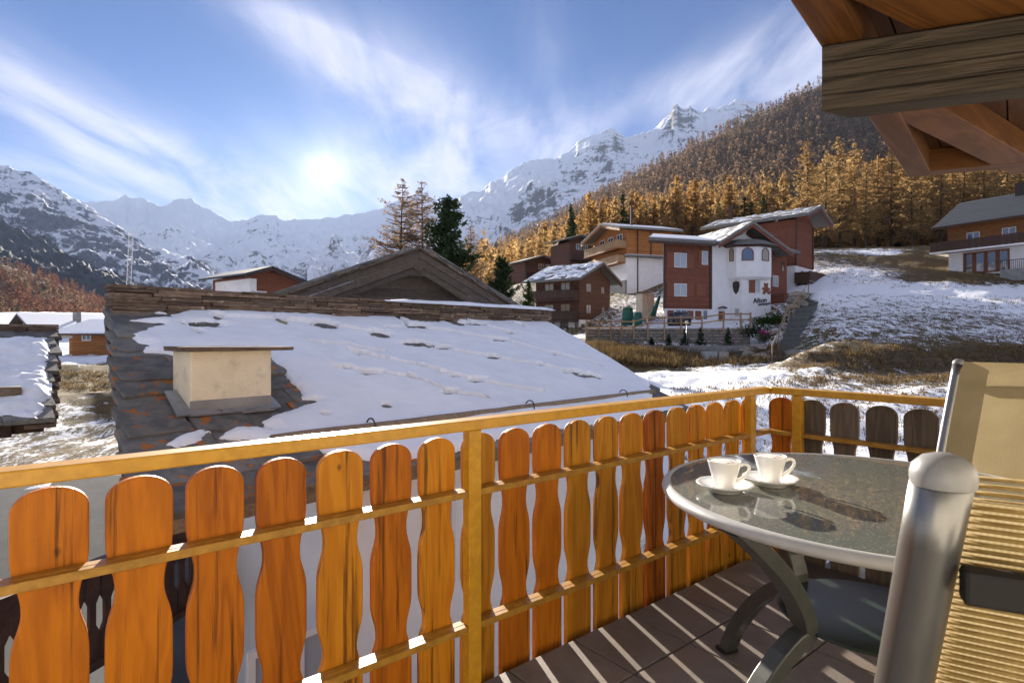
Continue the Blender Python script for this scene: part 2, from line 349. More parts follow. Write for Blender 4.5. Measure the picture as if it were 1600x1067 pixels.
def snowm(name,c=(.87,.885,.91),sc=3,bump=.12,dirt=0):
    m=bpy.data.materials.new(name); nt=NT(m); g=G(nt)
    co=g.n('ShaderNodeTexCoord').outputs['Object']
    n=g.noise(co,sc,6,.6); n2=g.noise(co,sc*25,3,.6)
    c_=g.mix(g.mr(n,.3,.7),c,tuple(x*.93 for x in c))
    if dirt: c_=g.mix(g.mr(g.noise(co,sc*1.3,6,.65),.60,.75,0,dirt),c_,(.35,.28,.20))
    b=g.n('ShaderNodeBsdfPrincipled',{'Base Color':c_,'Roughness':.65,'Specular IOR Level':.3,'Subsurface Weight':0.0})
    h=g.math('ADD',n,g.math('MULTIPLY',n2,.25))
    bp=g.n('ShaderNodeBump',{'Strength':bump,'Distance':.03,'Height':h}); nt.links.new(bp.outputs[0],b.inputs['Normal'])
    nt.links.new(b.outputs[0],g.n('ShaderNodeOutputMaterial').inputs[0]); return m
M['snow']=snowm('roof_snow')
def groundm(name):
    "snow lying patchily on brown autumn turf; attribute 'snow' 0..1 gives how much lies there"
    m=bpy.data.materials.new(name); nt=NT(m); g=G(nt)
    co=g.n('ShaderNodeTexCoord').outputs['Object']
    a=g.n('ShaderNodeAttribute'); a.attribute_name='snow'; a2=g.n('ShaderNodeAttribute'); a2.attribute_name='soil'
    st=g.n('ShaderNodeMapping',{'Vector':co,'Rotation':(0,0,R(20)),'Scale':(1.6,.7,1.0)}).outputs[0]
    n=g.noise(st,1.5,7,.72); nb=g.noise(st,7.0,4,.75)
    f=g.math('ADD',g.math('MULTIPLY',n,.58),g.math('MULTIPLY',nb,.42))
    thr=g.math('SUBTRACT',.80,g.math('MULTIPLY',a.outputs['Fac'],.60))
    cov=g.mr(g.math('SUBTRACT',f,thr),-.02,.035)
    turf=g.mix(g.mr(g.noise(co,2.3,6,.7),.35,.7),(.10,.068,.026),(.175,.115,.04))
    turf=g.mix(g.mr(g.noise(co,.35,4,.6),.5,.7),turf,(.085,.078,.028))
    turf=g.mix(a2.outputs['Fac'],turf,g.mix(g.mr(g.noise(co,3.0,6,.7),.4,.62),(.045,.032,.022),(.12,.082,.045)))
    c=g.mix(cov,turf,(.87,.885,.91))
    b=g.n('ShaderNodeBsdfPrincipled',{'Base Color':c,'Roughness':.85,'Specular IOR Level':.2})
    h=g.math('ADD',g.math('MULTIPLY',nb,.7),g.math('MULTIPLY',cov,.35))
    bp=g.n('ShaderNodeBump',{'Strength':.8,'Distance':.12,'Height':h}); nt.links.new(bp.outputs[0],b.inputs['Normal'])
    nt.links.new(b.outputs[0],g.n('ShaderNodeOutputMaterial').inputs[0]); return m
M['ground']=groundm('snowy_turf')
def mountm(name,bias=0.0,scale=1.0,wood_c=(.035,.033,.036),snow_c=(.84,.87,.92),rock=(.105,.10,.105)):
    m=bpy.data.materials.new(name); nt=NT(m); g=G(nt)
    co=g.n('ShaderNodeTexCoord').outputs['Object']
    nz=g.n('ShaderNodeSeparateXYZ',{0:g.n('ShaderNodeNewGeometry').outputs['Normal']}).outputs[2]
    a=g.n('ShaderNodeAttribute'); a.attribute_name='rocky'; f_=g.n('ShaderNodeAttribute'); f_.attribute_name='wooded'
    st=g.n('ShaderNodeMapping',{'Vector':co,'Rotation':(R(10),R(25),0),'Scale':(.006*scale,.006*scale,.017*scale)}).outputs[0]
    n=g.noise(st,1.0,10,.66,.4); n2=g.noise(co,.045*scale,6,.72)
    n3=g.noise(co,.0016*scale,4,.6)
    t=g.math('ADD',g.math('ADD',g.math('MULTIPLY',n,1.15),g.math('MULTIPLY',n2,.95)),g.math('SUBTRACT',g.math('MULTIPLY',n3,.5),.325))
    t=g.math('ADD',t,g.math('ADD',g.math('MULTIPLY',g.math('SUBTRACT',.75,nz),.8),g.math('MULTIPLY',a.outputs['Fac'],.55)))
    rk=g.mr(t,1.10-bias,1.30-bias)
    rc=g.mix(g.mr(n2,.3,.7),rock,tuple(x*1.9 for x in rock))
    c=g.mix(rk,snow_c,rc)
    wn=g.math('ADD',f_.outputs['Fac'],g.math('MULTIPLY',g.math('SUBTRACT',g.noise(co,.012*scale,7,.7),.5),1.3))
    c=g.mix(g.mr(wn,.42,.60),c,g.mix(g.mr(n2,.35,.65),wood_c,tuple(x*2.2 for x in wood_c)))
    b=g.n('ShaderNodeBsdfPrincipled',{'Base Color':c,'Roughness':.9,'Specular IOR Level':.1})
    bp=g.n('ShaderNodeBump',{'Strength':.7,'Distance':14.0/scale,'Height':g.math('ADD',n,n2)}); nt.links.new(bp.outputs[0],b.inputs['Normal'])
    nt.links.new(b.outputs[0],g.n('ShaderNodeOutputMaterial').inputs[0]); return m
M['mtn_left']=mountm('left_mountain_snow_rock',.0,1.3,wood_c=(.03,.033,.045),rock=(.10,.108,.135)); M['mtn_mid']=mountm('glacier_snow',-.06,.8); M['mtn_right']=mountm('peak_snow_rock',-.03,.9)
M['hill']=mat('forest_floor',(.11,.065,.03),(.06,.04,.022),scale=.06,rough=.95)
# ---------------------------------------------------------------- terrain
GP=[]  # (x,y,z,snow,soil)
def gp(px,py,Y,snow=.6,soil=0.0):
    p=at(px,py,Y); GP.append((p.x,p.y,p.z,snow,soil))
def gw(x,y,z,snow=.6,soil=0.0): GP.append((x,y,z,snow,soil))
for x,y in ((-1.5,2.5),(2,4.5),(5,5),(-5,4),(0,9),(-3,7),(3,12),(-8,4),(1,-5),(6,-2),(-8,-4),(-1,13),(9,3)): gw(x,y,-3.0,.75)
gw(7.5,9,-2.4,.9); gw(11,9,-1.7,.75); gw(14,6,-1.6,.75); gw(20,8,-1.0,.7); gw(26,4,-.5,.6)
gp(1310,700,15.5,.70); gp(1480,700,15,.70); gp(1180,700,16,.8); gp(1060,640,19,.85); gp(1030,603,25,.95); gp(1000,585,29,.85)
gp(1100,620,21,.68); gp(1250,615,21,.58); gp(1450,615,20.5,.55); gp(1620,620,20,.6); gp(1800,640,19,.6)
gp(1250,590,24.5,.52,.5); gp(1400,592,24,.36,.7); gp(1550,592,23.5,.4,.7); gp(1750,600,22,.4,.6); gp(1150,595,25,.75)
gp(1250,574,27,.6); gp(1400,574,26.6,.55,.2); gp(1600,575,26,.55,.3); gp(1800,580,25,.55,.3); gp(1180,580,30,.58)
gp(1260,566,28,.15,.9); gp(1400,566,27.4,.12,.95); gp(1600,568,27,.15,.9); gp(1800,570,26,.2,.8)
gp(1260,547,28.6,.35,.8); gp(1400,547,28.0,.15,.9); gp(1600,548,27.6,.2,.85); gp(1800,550,27,.3,.8)
gp(1290,536,31,.48); gp(1400,537,30.5,.5); gp(1600,538,30,.5); gp(1800,540,29,.7)
gp(1290,500,39,.58); gp(1450,500,38,.50); gp(1600,503,37,.50); gp(1800,505,36,.75)
gp(1280,458,49,.7); gp(1400,458,49,.66); gp(1500,462,48,.7); gp(1600,466,47,.72); gp(1850,470,45,.8)
gp(1290,446,53.5,.85); gp(1400,450,52.5,.9); gp(1500,455,51,.95); gp(1620,460,49.5,.95)
gp(1280,425,60,.42,.15); gp(1340,425,61,.8); gp(1420,438,57,.35,.3); gp(1520,438,54,.36,.6); gp(1620,440,53,.36,.6); gp(1850,445,50,.4,.4)
gp(1290,395,76,.42); gp(1385,395,76,.85); gp(1340,400,74,.35); gp(1430,394,74,.18,.3); gp(1500,417,63,.2,.3); gp(1600,417,57,.2,.3); gp(1850,425,52,.3)
gp(1290,388,100,.3); gp(1500,388,100,.2); gp(1700,386,95,.2); gp(1900,386,95,.2)
gp(930,552,36,.25,.2); gp(1000,558,36,.1,.1); gp(1060,566,35,.3,.2); gp(1120,574,34,.6); gp(1190,572,33,.5,.3); gp(960,580,32,.3,.2); gp(1020,576,32.5,.3,.1)
gp(920,536,43,.3); gp(1000,545,42.5,.4); gp(1100,545,42.5,.55); gp(1180,545,42,.6,.2); gp(1215,545,39,.35,.3); gp(1225,566,34.5,.4,.4)
gp(880,525,60,.4); gp(950,510,58,.5); gp(1000,505,55,.5); gp(1050,505,50,.7); gp(1130,508,49,.7); gp(1210,505,49,.45); gp(1215,520,44.5,.55,.2)
gp(1000,470,68,.55); gp(960,462,76,.4); gp(1010,452,76,.4); gp(1255,470,50,.5); gp(1240,515,42.5,.5); gp(1180,440,66,.5); gp(1120,420,76,.4); gp(1200,395,92,.3)
gp(860,430,100,.4); gp(900,412,112,.4); gp(1000,395,115,.3); gp(1120,390,110,.3); gp(780,455,110,.4); gp(830,440,125,.4)
gp(110,705,15,.45,.1); gp(150,690,17,.5); gp(120,640,20.5,.52); gp(160,640,21,.4); gp(130,600,27,.05); gp(160,570,32,.2); gp(95,590,29,.25); gp(120,563,35,.9); gp(150,553,40,.9); gp(60,556,40,.7)
gp(40,515,60,.8); gp(165,515,60,.8); gp(-200,520,50,.7); gp(-200,600,25,.7)
gw(-3,15,-1.0); gw(-7,16,-1.2,.6); gw(0,20,-.8); gw(3,22,-1.0); gw(-6,26,0); gw(0,32,0); gw(-13,38,.2); gw(-8,48,1.2); gw(2,50,1.0)
gw(-25,110,6); gw(-90,110,6); gw(-60,160,7); gw(0,160,9); gw(-150,200,8); gw(0,230,9); gw(-60,230,8); gw(-120,60,3); gw(120,200,10); gw(60,200,10); gw(180,120,20); gw(120,60,14); gw(80,30,4); gw(90,0,2); gw(40,-20,-1); gw(-40,-20,-3); gw(-40,15,-1.6); gw(0,-40,-3); gw(-120,0,-2); gw(250,230,20); gw(-250,230,10)
GPa=np.array(GP)
def rbf_fit(P,val):
    D=np.sqrt(((P[:,None]-P[None])**2).sum(-1)); n=len(P)
    A=np.zeros((n+3,n+3)); A[:n,:n]=D; A[:n,n]=1; A[:n,n+1:]=P; A[n,:n]=1; A[n+1:,:n]=P.T
    A[:n,:n]-=np.eye(n)*.0
    return np.linalg.lstsq(A,np.concatenate([val,np.zeros(3)]),rcond=None)[0]
PX=GPa[:,:2]/50
wz=rbf_fit(PX,GPa[:,2]); ws=rbf_fit(PX,GPa[:,3]); wo=rbf_fit(PX,GPa[:,4])
def rbf(wt,x,y):
    x=np.asarray(x,float).ravel()/50; y=np.asarray(y,float).ravel()/50; out=np.empty(len(x))
    for i in range(0,len(x),4000):
        q=np.stack([x[i:i+4000],y[i:i+4000]],1); D=np.sqrt(((q[:,None]-PX[None])**2).sum(-1))
        out[i:i+4000]=D@wt[:-3]+wt[-3]+q@wt[-2:]
    return out
def gz(x,y):
    z=rbf(wz,x,y); x=np.asarray(x,float).ravel(); y=np.asarray(y,float).ravel()
    r=np.hypot(x,y); k=np.clip((r-9)/14,0,1)
    return z+k*((fbm(x*.35,y*.35,4,3)-.5)*.55+(fbm(x*1.3,y*1.3,3,9)-.5)*.22)
def G1(x,y): return float(gz([x],[y])[0])
def gridmesh(X,Yv,Z):
    n,m=X.shape; V=np.stack([X,Yv,Z],-1).reshape(-1,3)
    i=np.arange(n*m).reshape(n,m); Fq=np.stack([i[:-1,:-1],i[1:,:-1],i[1:,1:],i[:-1,1:]],-1).reshape(-1,4)
    return V,Fq
# near ground, a polar sheet that is finest close by
an=np.radians(np.concatenate([np.linspace(-180,-50,50)[:-1],np.linspace(-50,50,420),np.linspace(50,180,50)[1:]]))
rr=np.concatenate([[.3],np.geomspace(2,260,250)])
A_,R_=np.meshgrid(an,rr,indexing='ij'); X=np.sin(A_)*R_; Yg=np.cos(A_)*R_
Z=gz(X,Yg).reshape(X.shape); V,Fq=gridmesh(X,Yg,Z)
me=meshnp('ground',V,Fq,True); sn=np.clip(rbf(ws,X,Yg),0,1); so=np.clip(rbf(wo,X,Yg),0,1)
attr(me,'snow',sn); attr(me,'soil',so); link('ground',me,M['ground'],kind='structure')
# valley floor out to the horizon
V=[];nA=96
for r_,z_ in ((150,-8),(2000,-10),(7000,-10)):
    for i in range(nA): V.append((math.sin(2*math.pi*i/nA)*r_,math.cos(2*math.pi*i/nA)*r_,z_))
Fq=[(k*nA+i,k*nA+(i+1)%nA,(k+1)*nA+(i+1)%nA,(k+1)*nA+i) for k in range(2) for i in range(nA)]
me=meshnp('valley_floor',np.array(V),np.array(Fq)); attr(me,'snow',np.full(len(V),.6)); attr(me,'soil',np.zeros(len(V))); link('valley_floor',me,M['ground'],kind='structure')
# street below the balcony
def sheet(name,pts,m,dz=.03,n=24,kind='structure'):
    "strip between two polylines laid on the ground"
    a=[Vector((*p,0)) for p in pts[0]]; b=[Vector((*p,0)) for p in pts[1]]
    def samp(l,t):
        f_=t*(len(l)-1); i=min(int(f_),len(l)-2); return l[i].lerp(l[i+1],f_-i)
    X=np.zeros((n+1,9));Yq=np.zeros((n+1,9))
    for i in range(n+1):
        p=samp(a,i/n);q=samp(b,i/n)
        for j in range(9): r_=p.lerp(q,j/8); X[i,j]=r_.x;Yq[i,j]=r_.y
    Z=gz(X,Yq).reshape(X.shape)+dz; V,Fq=gridmesh(X,Yq,Z); return link(name,meshnp(name,V,Fq,True),m,kind=kind)
sheet('street',([(-14,12),(-7,13),(-3.5,9.5),(0.5,6.5),(5,9.5),(9,13)],[(-10,-3),(-3,-3.2),(3,-1),(7,4),(11,9)]),M['asphalt'],.05)

# ---------------------------------------------------------------- mountains
def mountain(name,sil,foot,Yr,Yf,pw,m,x0,x1,ncol,nrow,amp,L,seed,rocky,wooded,rmin=.25,oct=7,jag=9.0):
    cx=np.linspace(x0,x1,ncol); sx=np.array([p[0] for p in sil],float); sy=np.array([p[1] for p in sil],float)
    rp=np.interp(cx,sx,sy)-(ridged(cx/26+seed,cx*0+seed,4,seed)-.6)*jag; fp=np.interp(cx,[p[0] for p in foot],[p[1] for p in foot])
    yr=np.interp(cx,[p[0] for p in Yr],[p[1] for p in Yr]); yf=np.interp(cx,[p[0] for p in Yf],[p[1] for p in Yf])
    v=np.concatenate([np.linspace(0,1,nrow),1+np.linspace(.03,.15,6)])
    Vv=v[None,:]; Yv=yf[:,None]+(yr-yf)[:,None]*Vv
    e_f=(527-fp)[:,None]; e_r=(527-rp)[:,None]
    vv=np.minimum(Vv,1); e=e_f+(e_r-e_f)*vv**pw-np.maximum(Vv-1,0)*e_r*.9
    X=(cx[:,None]-800)/F*Yv; Z=CZ+e/F*Yv
    h=ridged(X/L+Z/L*.35,Yv/L,oct,seed)-.55
    h2=ridged(X/(L*.22)+Z/L,Yv/(L*.22),4,seed+40)-.55
    k=rmin+(1-rmin)*np.clip((1-vv)/.35,0,1)
    Z=Z+(h*amp+h2*amp*.28)*k*np.clip(Vv/.1,0,1)
    V,Fq=gridmesh(X,Yv,Z); me=meshnp(name,V,Fq,True)
    attr(me,'rocky',rocky(X,Yv,Z,cx[:,None]+0*Vv,527-(Z-CZ)*F/Yv)); attr(me,'wooded',wooded(X,Yv,Z,cx[:,None]+0*Vv,527-(Z-CZ)*F/Yv))
    return link(name,me,m,kind='structure')
zero=lambda X,Y,Z,c,r:np.zeros(X.shape)
def lerpx(c,pts): return np.interp(c,[p[0] for p in pts],[p[1] for p in pts])
# glacier head wall
mountain('glacier_mountain',[(-400,200),(-100,270),(40,300),(75,300),(105,308),(150,316),(170,312),(195,306),(215,308),(230,314),(247,321),(262,318),(285,308),(300,312),(320,324),(345,340),(375,346),(395,339),(420,335),(432,340),(445,346),(490,343),(530,340),(580,330),(620,315),(650,303),(680,312),(700,330),(760,360),(900,400)],
 [(-400,500),(900,500)],[(-400,6000),(300,6500),(650,6200),(900,6000)],[(-400,1900),(900,2300)],1.0,M['mtn_mid'],-400,900,520,190,420,900,11,
 lambda X,Y,Z,c,r:.30*np.exp(-((r-415)/45)**2)*np.clip((c-250)/100,0,1)+.35*np.exp(-((c-405)/60)**2-((r-345)/18)**2)-.35*np.exp(-((r-335)/22)**2)*(c<380)+.25*np.exp(-((c-190)/60)**2-((r-325)/12)**2),zero,.06)
# right hand peaks
mountain('snowy_peak',[(480,420),(560,380),(640,345),(690,322),(712,310),(735,302),(760,290),(780,280),(800,268),(818,256),(830,250),(848,251),(870,248),(885,238),(905,226),(925,212),(935,207),(943,205),(955,198),(965,210),(978,216),(990,213),(1000,206),(1015,203),(1030,192),(1042,180),(1058,162),(1070,168),(1085,172),(1100,176),(1115,171),(1130,165),(1150,157),(1165,160),(1180,163),(1250,175),(1400,180),(1700,160)],
 [(480,470),(800,440),(1000,420),(1700,400)],[(480,5200),(900,5000),(1700,5200)],[(480,1900),(1700,1900)],1.0,M['mtn_right'],480,1700,560,200,520,800,23,
 lambda X,Y,Z,c,r:.42*np.exp(-((c-955)/32)**2-((r-225)/26)**2)+.5*np.exp(-((c-1062)/22)**2-((r-185)/24)**2)+.4*np.exp(-((c-1150)/60)**2-((r-175)/16)**2)-.25*np.exp(-((c-770)/70)**2-((r-310)/40)**2)+.55*np.exp(-(((c-860)-(r-305)*-1.0)/45)**2-((r-325)/35)**2),zero,.10,7,15)
# rocky buttress in front of the peaks
mountain('rock_buttress',[(770,400),(800,362),(815,345),(850,315),(880,300),(905,293),(930,290),(960,285),(1010,262),(1100,230),(1300,190)],[(770,440),(1300,400)],[(770,3300),(1300,3300)],[(770,1900),(1300,1900)],1.0,M['mtn_right'],770,1300,300,110,260,380,31,
 lambda X,Y,Z,c,r:.38+0*X,zero,.2)
# left mountain
mountain('left_mountain',[(-900,60),(-500,150),(-200,220),(-60,236),(0,256),(15,262),(30,270),(45,274),(60,279),(75,286),(90,297),(105,306),(130,322),(150,335),(175,350),(200,365),(225,378),(250,390),(280,400),(310,412),(330,428),(345,445),(370,465),(420,490)],
 [(-900,500),(420,500)],[(-900,2600),(0,2600),(420,2300)],[(-900,900),(0,900),(420,1500)],1.0,M['mtn_left'],-900,420,560,170,230,330,5,
 lambda X,Y,Z,c,r:.36-.6*np.clip((r-(318+.62*(c-120)))/-8,0,1)*np.exp(-((r-(300+.6*(c-100)))/12)**2)*(c>95)+.18*np.exp(-((r-380)/60)**2),
 lambda X,Y,Z,c,r:np.clip((r-lerpx(c,[(-900,290),(0,342),(60,366),(120,400),(180,428),(260,455),(330,466),(420,480)]))/50+.5,0,1.1),.18)
# lower left wooded ridge
LF_S=[(-900,330),(-300,380),(0,413),(40,424),(80,438),(120,455),(160,474),(200,487),(260,500),(300,506)]
mountain('wooded_ridge',LF_S,[(-900,515),(300,512)],[(-900,800),(300,760)],[(-900,330),(300,500)],1.0,M['hill'],-900,300,160,40,14,120,8,zero,zero,.3,4,0)
# wooded hillside on the right
HS=[(420,515),(560,478),(640,452),(700,425),(760,397),(790,380),(850,353),(900,323),(950,298),(1000,270),(1050,246),(1100,220),(1150,196),(1200,172),(1250,148),(1285,135),(1400,80),(1600,-20),(1900,-150),(2600,-400)]
HF=[(420,520),(640,500),(790,455),(900,412),(1000,396),(1200,391),(2600,388)]
HYR=[(420,1500),(790,1500),(1285,1250),(2600,900)]; HYF=[(420,250),(790,150),(900,128),(1000,118),(2600,112)]
def hill_fn(c,v):
    rp=lerpx(c,HS); fp=lerpx(c,HF); yr=lerpx(c,HYR); yf=lerpx(c,HYF)
    Yv=yf*(yr/yf)**v; e=(527-fp)+((527-rp)-(527-fp))*np.minimum(v,1)**3.2-np.maximum(v-1,0)*300
    return (c-800)/F*Yv,Yv,CZ+e/F*Yv
cx=np.linspace(420,2600,300); vv=np.concatenate([[-.12],np.linspace(0,1,60),[1.1,1.3]])
C_,V_=np.meshgrid(cx,vv,indexing='ij'); X,Yv,Z=hill_fn(C_,V_); Z[:,0]-=10
V,Fq=gridmesh(X,Yv,Z+(fbm(X*.01,Yv*.01,4,4)-.5)*6*np.clip(V_*4,0,1)); link('hillside',meshnp('hillside',V,Fq,True),M['hill'],kind='structure')

# ---------------------------------------------------------------- trees
rng=np.random.default_rng(11)
def rand_tris(c,size,rg,flat=.5):
    "one random triangle per centre"
    n=len(c); d1=rg.normal(size=(n,3)); d1[:,2]*=flat; d1/=np.linalg.norm(d1,axis=1,keepdims=True)
    d2=rg.normal(size=(n,3)); d2/=np.linalg.norm(d2,axis=1,keepdims=True)
    s=np.asarray(size).reshape(-1,1)*(.7+.6*rg.random((n,1)))
    P=np.stack([c-d1*s*.6,c+d1*s*.6,c+d2*s*.75],1); return P.reshape(-1,3)
def tube_np(p,r,n=5):
    m=MB(); m.tube(p,r,n,False); return np.array(m.v),m.f
def conifer(name,h,rad,whorls,nb,tufts,ts,mleaf,base=.12,droop=.25,shape=.75,seed=0,twigs=0,trunk_r=.018,lift=.15,quads=False):
    "returns (trunk mesh, crown mesh): whorled limbs in the trunk mesh, needle tufts in the crown mesh"
    rg=np.random.default_rng(seed); mb=MB(); bend=rg.normal(size=2)*.012*h
    tp=[(bend[0]*(t*t),bend[1]*(t*t),h*t) for t in np.linspace(0,1,7)]
    mb.tube(tp,[h*trunk_r*(1-.93*t) for t in np.linspace(0,1,7)],7,False)
    cents=[];sz=[]
    for i in range(whorls):
        t=base+(1-base)*(i+rg.random()*.6)/whorls; z=h*t
        L=rad*((1-(t-base)/(1-base))**shape)*(.75+.45*rg.random())+.02*rad
        for j in range(nb):
            a=rg.random()*6.283; l=L*(.55+.55*rg.random()); o=np.array([bend[0]*t*t,bend[1]*t*t,z])
            dr=droop*(1.1-t)*l; up=lift*l
            pts=[o+np.array([math.cos(a)*l*s,math.sin(a)*l*s,up*s*(1.6*s-.4)-dr*s*(1.25-.55*s)]) for s in (0,.4,.75,1)]
            rb=max(.004*h*(1-t)+.0012*h,.012)
            mb.tube(pts,[rb,rb*.7,rb*.45,rb*.15],3,False)
            k=max(2,int(tufts*(l/rad)+.5)); s=rg.random(k)**.75*.95+.05
            q=pts[0]*(1-s)[:,None]+pts[3]*s[:,None]; q[:,2]+=(-dr*.2*np.sin(s*3.14))
            side=rg.normal(size=(k,2))*(.14*l)*(1.15-s)[:,None]; q[:,:2]+=side; q[:,2]-=np.abs(rg.normal(size=k))*ts*.7
            cents.append(q); sz.append(np.full(k,ts)*(.8+.4*rg.random(k)))
            for _ in range(twigs):
                s0=.2+.75*rg.random(); b0=pts[0]*(1-s0)+pts[3]*s0; an_=a+rg.choice([-1,1])*(.5+.7*rg.random()); ll=l*.38*(1.2-s0)*(.6+.7*rg.random())
                mb.tube([b0,b0+np.array([math.cos(an_)*ll,math.sin(an_)*ll,-ll*.25*rg.random()+.1*ll])],[rb*.35,rb*.1],3,False)
    c=np.concatenate(cents); s=np.concatenate(sz); P=rand_tris(c,s,rg)
    me=meshnp(name+'_crown',P,np.arange(len(P)).reshape(-1,3)); me.materials.append(mleaf)
    tone=np.repeat(rg.random(len(c))*.15,3); attr(me,'tone',tone)
    tm=mb.mesh(name+'_trunk'); tm.materials.append(M['bark']); return tm,me
def plant(name,label,cat,pair,x,y,z,sc=1.0,rz=0.0,group=None):
    t=thing(name,label,cat,(x,y,z),rz,group); t.scale=(sc,sc,sc)
    link('trunk',pair[0],parent=t); link('crown',pair[1],parent=t); return t
BIG=[conifer('big_larch%d'%i,20,4.4,30,6,58,.29,M['gold'],base=.16,droop=.18,shape=.72,seed=40+i,trunk_r=.014,lift=.10) for i in range(4)]
MID=[conifer('larch%d'%i,17,4.0,17,6,22,.72,M['gold'] if i%2 else M['amber'],base=.1,droop=.2,shape=.8,seed=60+i) for i in range(4)]
MIDR=[conifer('rust_larch%d'%i,16,3.0,16,5,9,.5,M['rust'],base=.08,droop=.2,shape=.8,seed=70+i) for i in range(2)]
SPR=[conifer('spruce%d'%i,15,3.2,20,6,14,.62,M['dgreen'],base=.05,droop=.35,shape=.85,seed=80+i) for i in range(2)]
# large golden larches behind the meadow
bl=[(1262,92,.9),(1290,98,.85),(1312,104,1.05),(1335,110,1.1),(1352,96,.75),(1372,112,1.0),(1392,104,1.05),(1410,118,1.1),(1425,98,.85),(1440,108,1.0),(1456,120,1.1),(1470,101,.9),(1488,112,1.05),(1505,104,1.0),(1520,118,1.15),(1538,99,.95),(1556,110,1.1),(1574,103,1.0),(1592,115,1.1),(1615,105,1.0),(1640,110,1.1),(1670,104,1.0),(1700,112,1.1),(1740,104,1.0),(1280,125,.95),(1325,132,1.0),(1365,135,1.05),(1405,138,1.05),(1450,136,1.05),(1495,134,1.1),(1540,138,1.1),(1585,134,1.1)]
NL=0
for i,(px,Y,s_) in enumerate(bl):
    x=(px-800)/F*Y; z=G1(x,Y) if Y<118 else max(G1(x,Y),1.2+140/F*Y)
    plant('larch_tree','tall golden larch at the edge of the wood above the snowy meadow','tree',BIG[i%4],x,Y,z-.3,s_,i*2.1,'golden larches at the edge of the wood'); NL+=1
# individually built larches lower on the hillside, then the far wood as one mass
n=60000; c=rng.uniform(600,1750,n); v=rng.random(n)**.72; X,Yv,Z=hill_fn(c,v)
pyy=527-(Z-CZ)*F/Yv
keep=rng.random(n)<np.clip((Yv/700)**1.1*np.clip(.25+(c-600)/500,.3,1),.14,1)*.36; c,v,X,Yv,Z,pyy=[q[keep] for q in (c,v,X,Yv,Z,pyy)]
edge=lerpx(c,[(600,440),(790,385),(850,375),(950,345),(1050,322),(1150,308),(1250,300),(1320,285),(1500,250),(1750,200)])
gold=pyy+rng.normal(size=len(c))*9>edge
o=np.argsort(Yv); cnt=0; used=np.zeros(len(c),bool)
for i in o:
    if cnt>=255: break
    if Yv[i]<135 or c[i]>1330 or c[i]<770: continue
    used[i]=True; cnt+=1
    u_=rng.random()
    if u_<.14: plant('spruce_tree','dark green spruce among golden larches on the slope above the chalets','tree',SPR[i%2],X[i],Yv[i],Z[i]-1,.8+.4*rng.random(),rng.random()*6,'dark spruces on the wooded slope')
    else: plant('larch_tree','autumn larch on the wooded slope above the chalets','tree',MID[int(rng.integers(4))],X[i],Yv[i],Z[i]-1,(.55+.65*rng.random()),rng.random()*6,'autumn larches on the wooded slope')
def forest(name,X,Y,Z,h,rad,K,m,seed,label_kind='stuff',tone=None):
    rg=np.random.default_rng(seed); n=len(X)
    t=rg.random((n,K))**1.25; a=rg.random((n,K))*6.283; r_=(1-t)**.85*(.35+.65*rg.random((n,K))**.5)*rad[:,None]
    C=np.stack([X[:,None]+np.cos(a)*r_,Y[:,None]+np.sin(a)*r_,Z[:,None]+h[:,None]*(.06+.94*t)],-1).reshape(-1,3)
    sz=np.repeat(rad*2.2/math.sqrt(K)*1.6,K); P=rand_tris(C,sz,rg,.8)
    me=meshnp(name,P,np.arange(len(P)).reshape(-1,3)); tn=rg.random(n) if tone is None else tone
    attr(me,'tone',np.repeat(tn,K*3)*.75)
    return link(name,me,m,kind='stuff')
ok=~used&((Yv>150)|(c>1330)); hh=rng.uniform(13,22,len(c))*np.clip(Yv/500,1,1.35); 
mg=ok&gold; mr=ok&~gold; spz=mg&(rng.random(len(c))<.09); am=mg&~spz&(rng.random(len(c))<.5); mg=mg&~spz&~am
for nm,ms,mt,K,sd_ in (('golden_larch_forest',mg,M['gold'],64,1),('rust_larch_forest',mr,M['rust'],40,2),('amber_larch_forest',am,M['amber'],64,4),('spruce_forest',spz,M['dgreen'],64,3)):
    forest(nm,X[ms],Yv[ms],Z[ms]-1,hh[ms],hh[ms]*.24,K,mt,sd_)
# trees on the lower left ridge
n=3000; c=rng.uniform(-350,300,n); v=rng.random(n)
yr=lerpx(c,[(-900,800),(300,760)]); yf=lerpx(c,[(-900,330),(300,500)]); Yl=yf+(yr-yf)*v
el=(527-513)+((527-lerpx(c,LF_S))-(527-513))*v; Xl=(c-800)/F*Yl; Zl=CZ+el/F*Yl; hl=rng.uniform(11,18,n)
band=np.sin(c*.03+v*9)+rng.normal(size=n)*.7>.35
forest('rust_forest',Xl[~band],Yl[~band],Zl[~band]-2,hl[~band],hl[~band]*.2,34,M['rust_red'],7)
forest('dark_forest',Xl[band],Yl[band],Zl[band]-2,hl[band],hl[band]*.18,30,M['rust'],8)
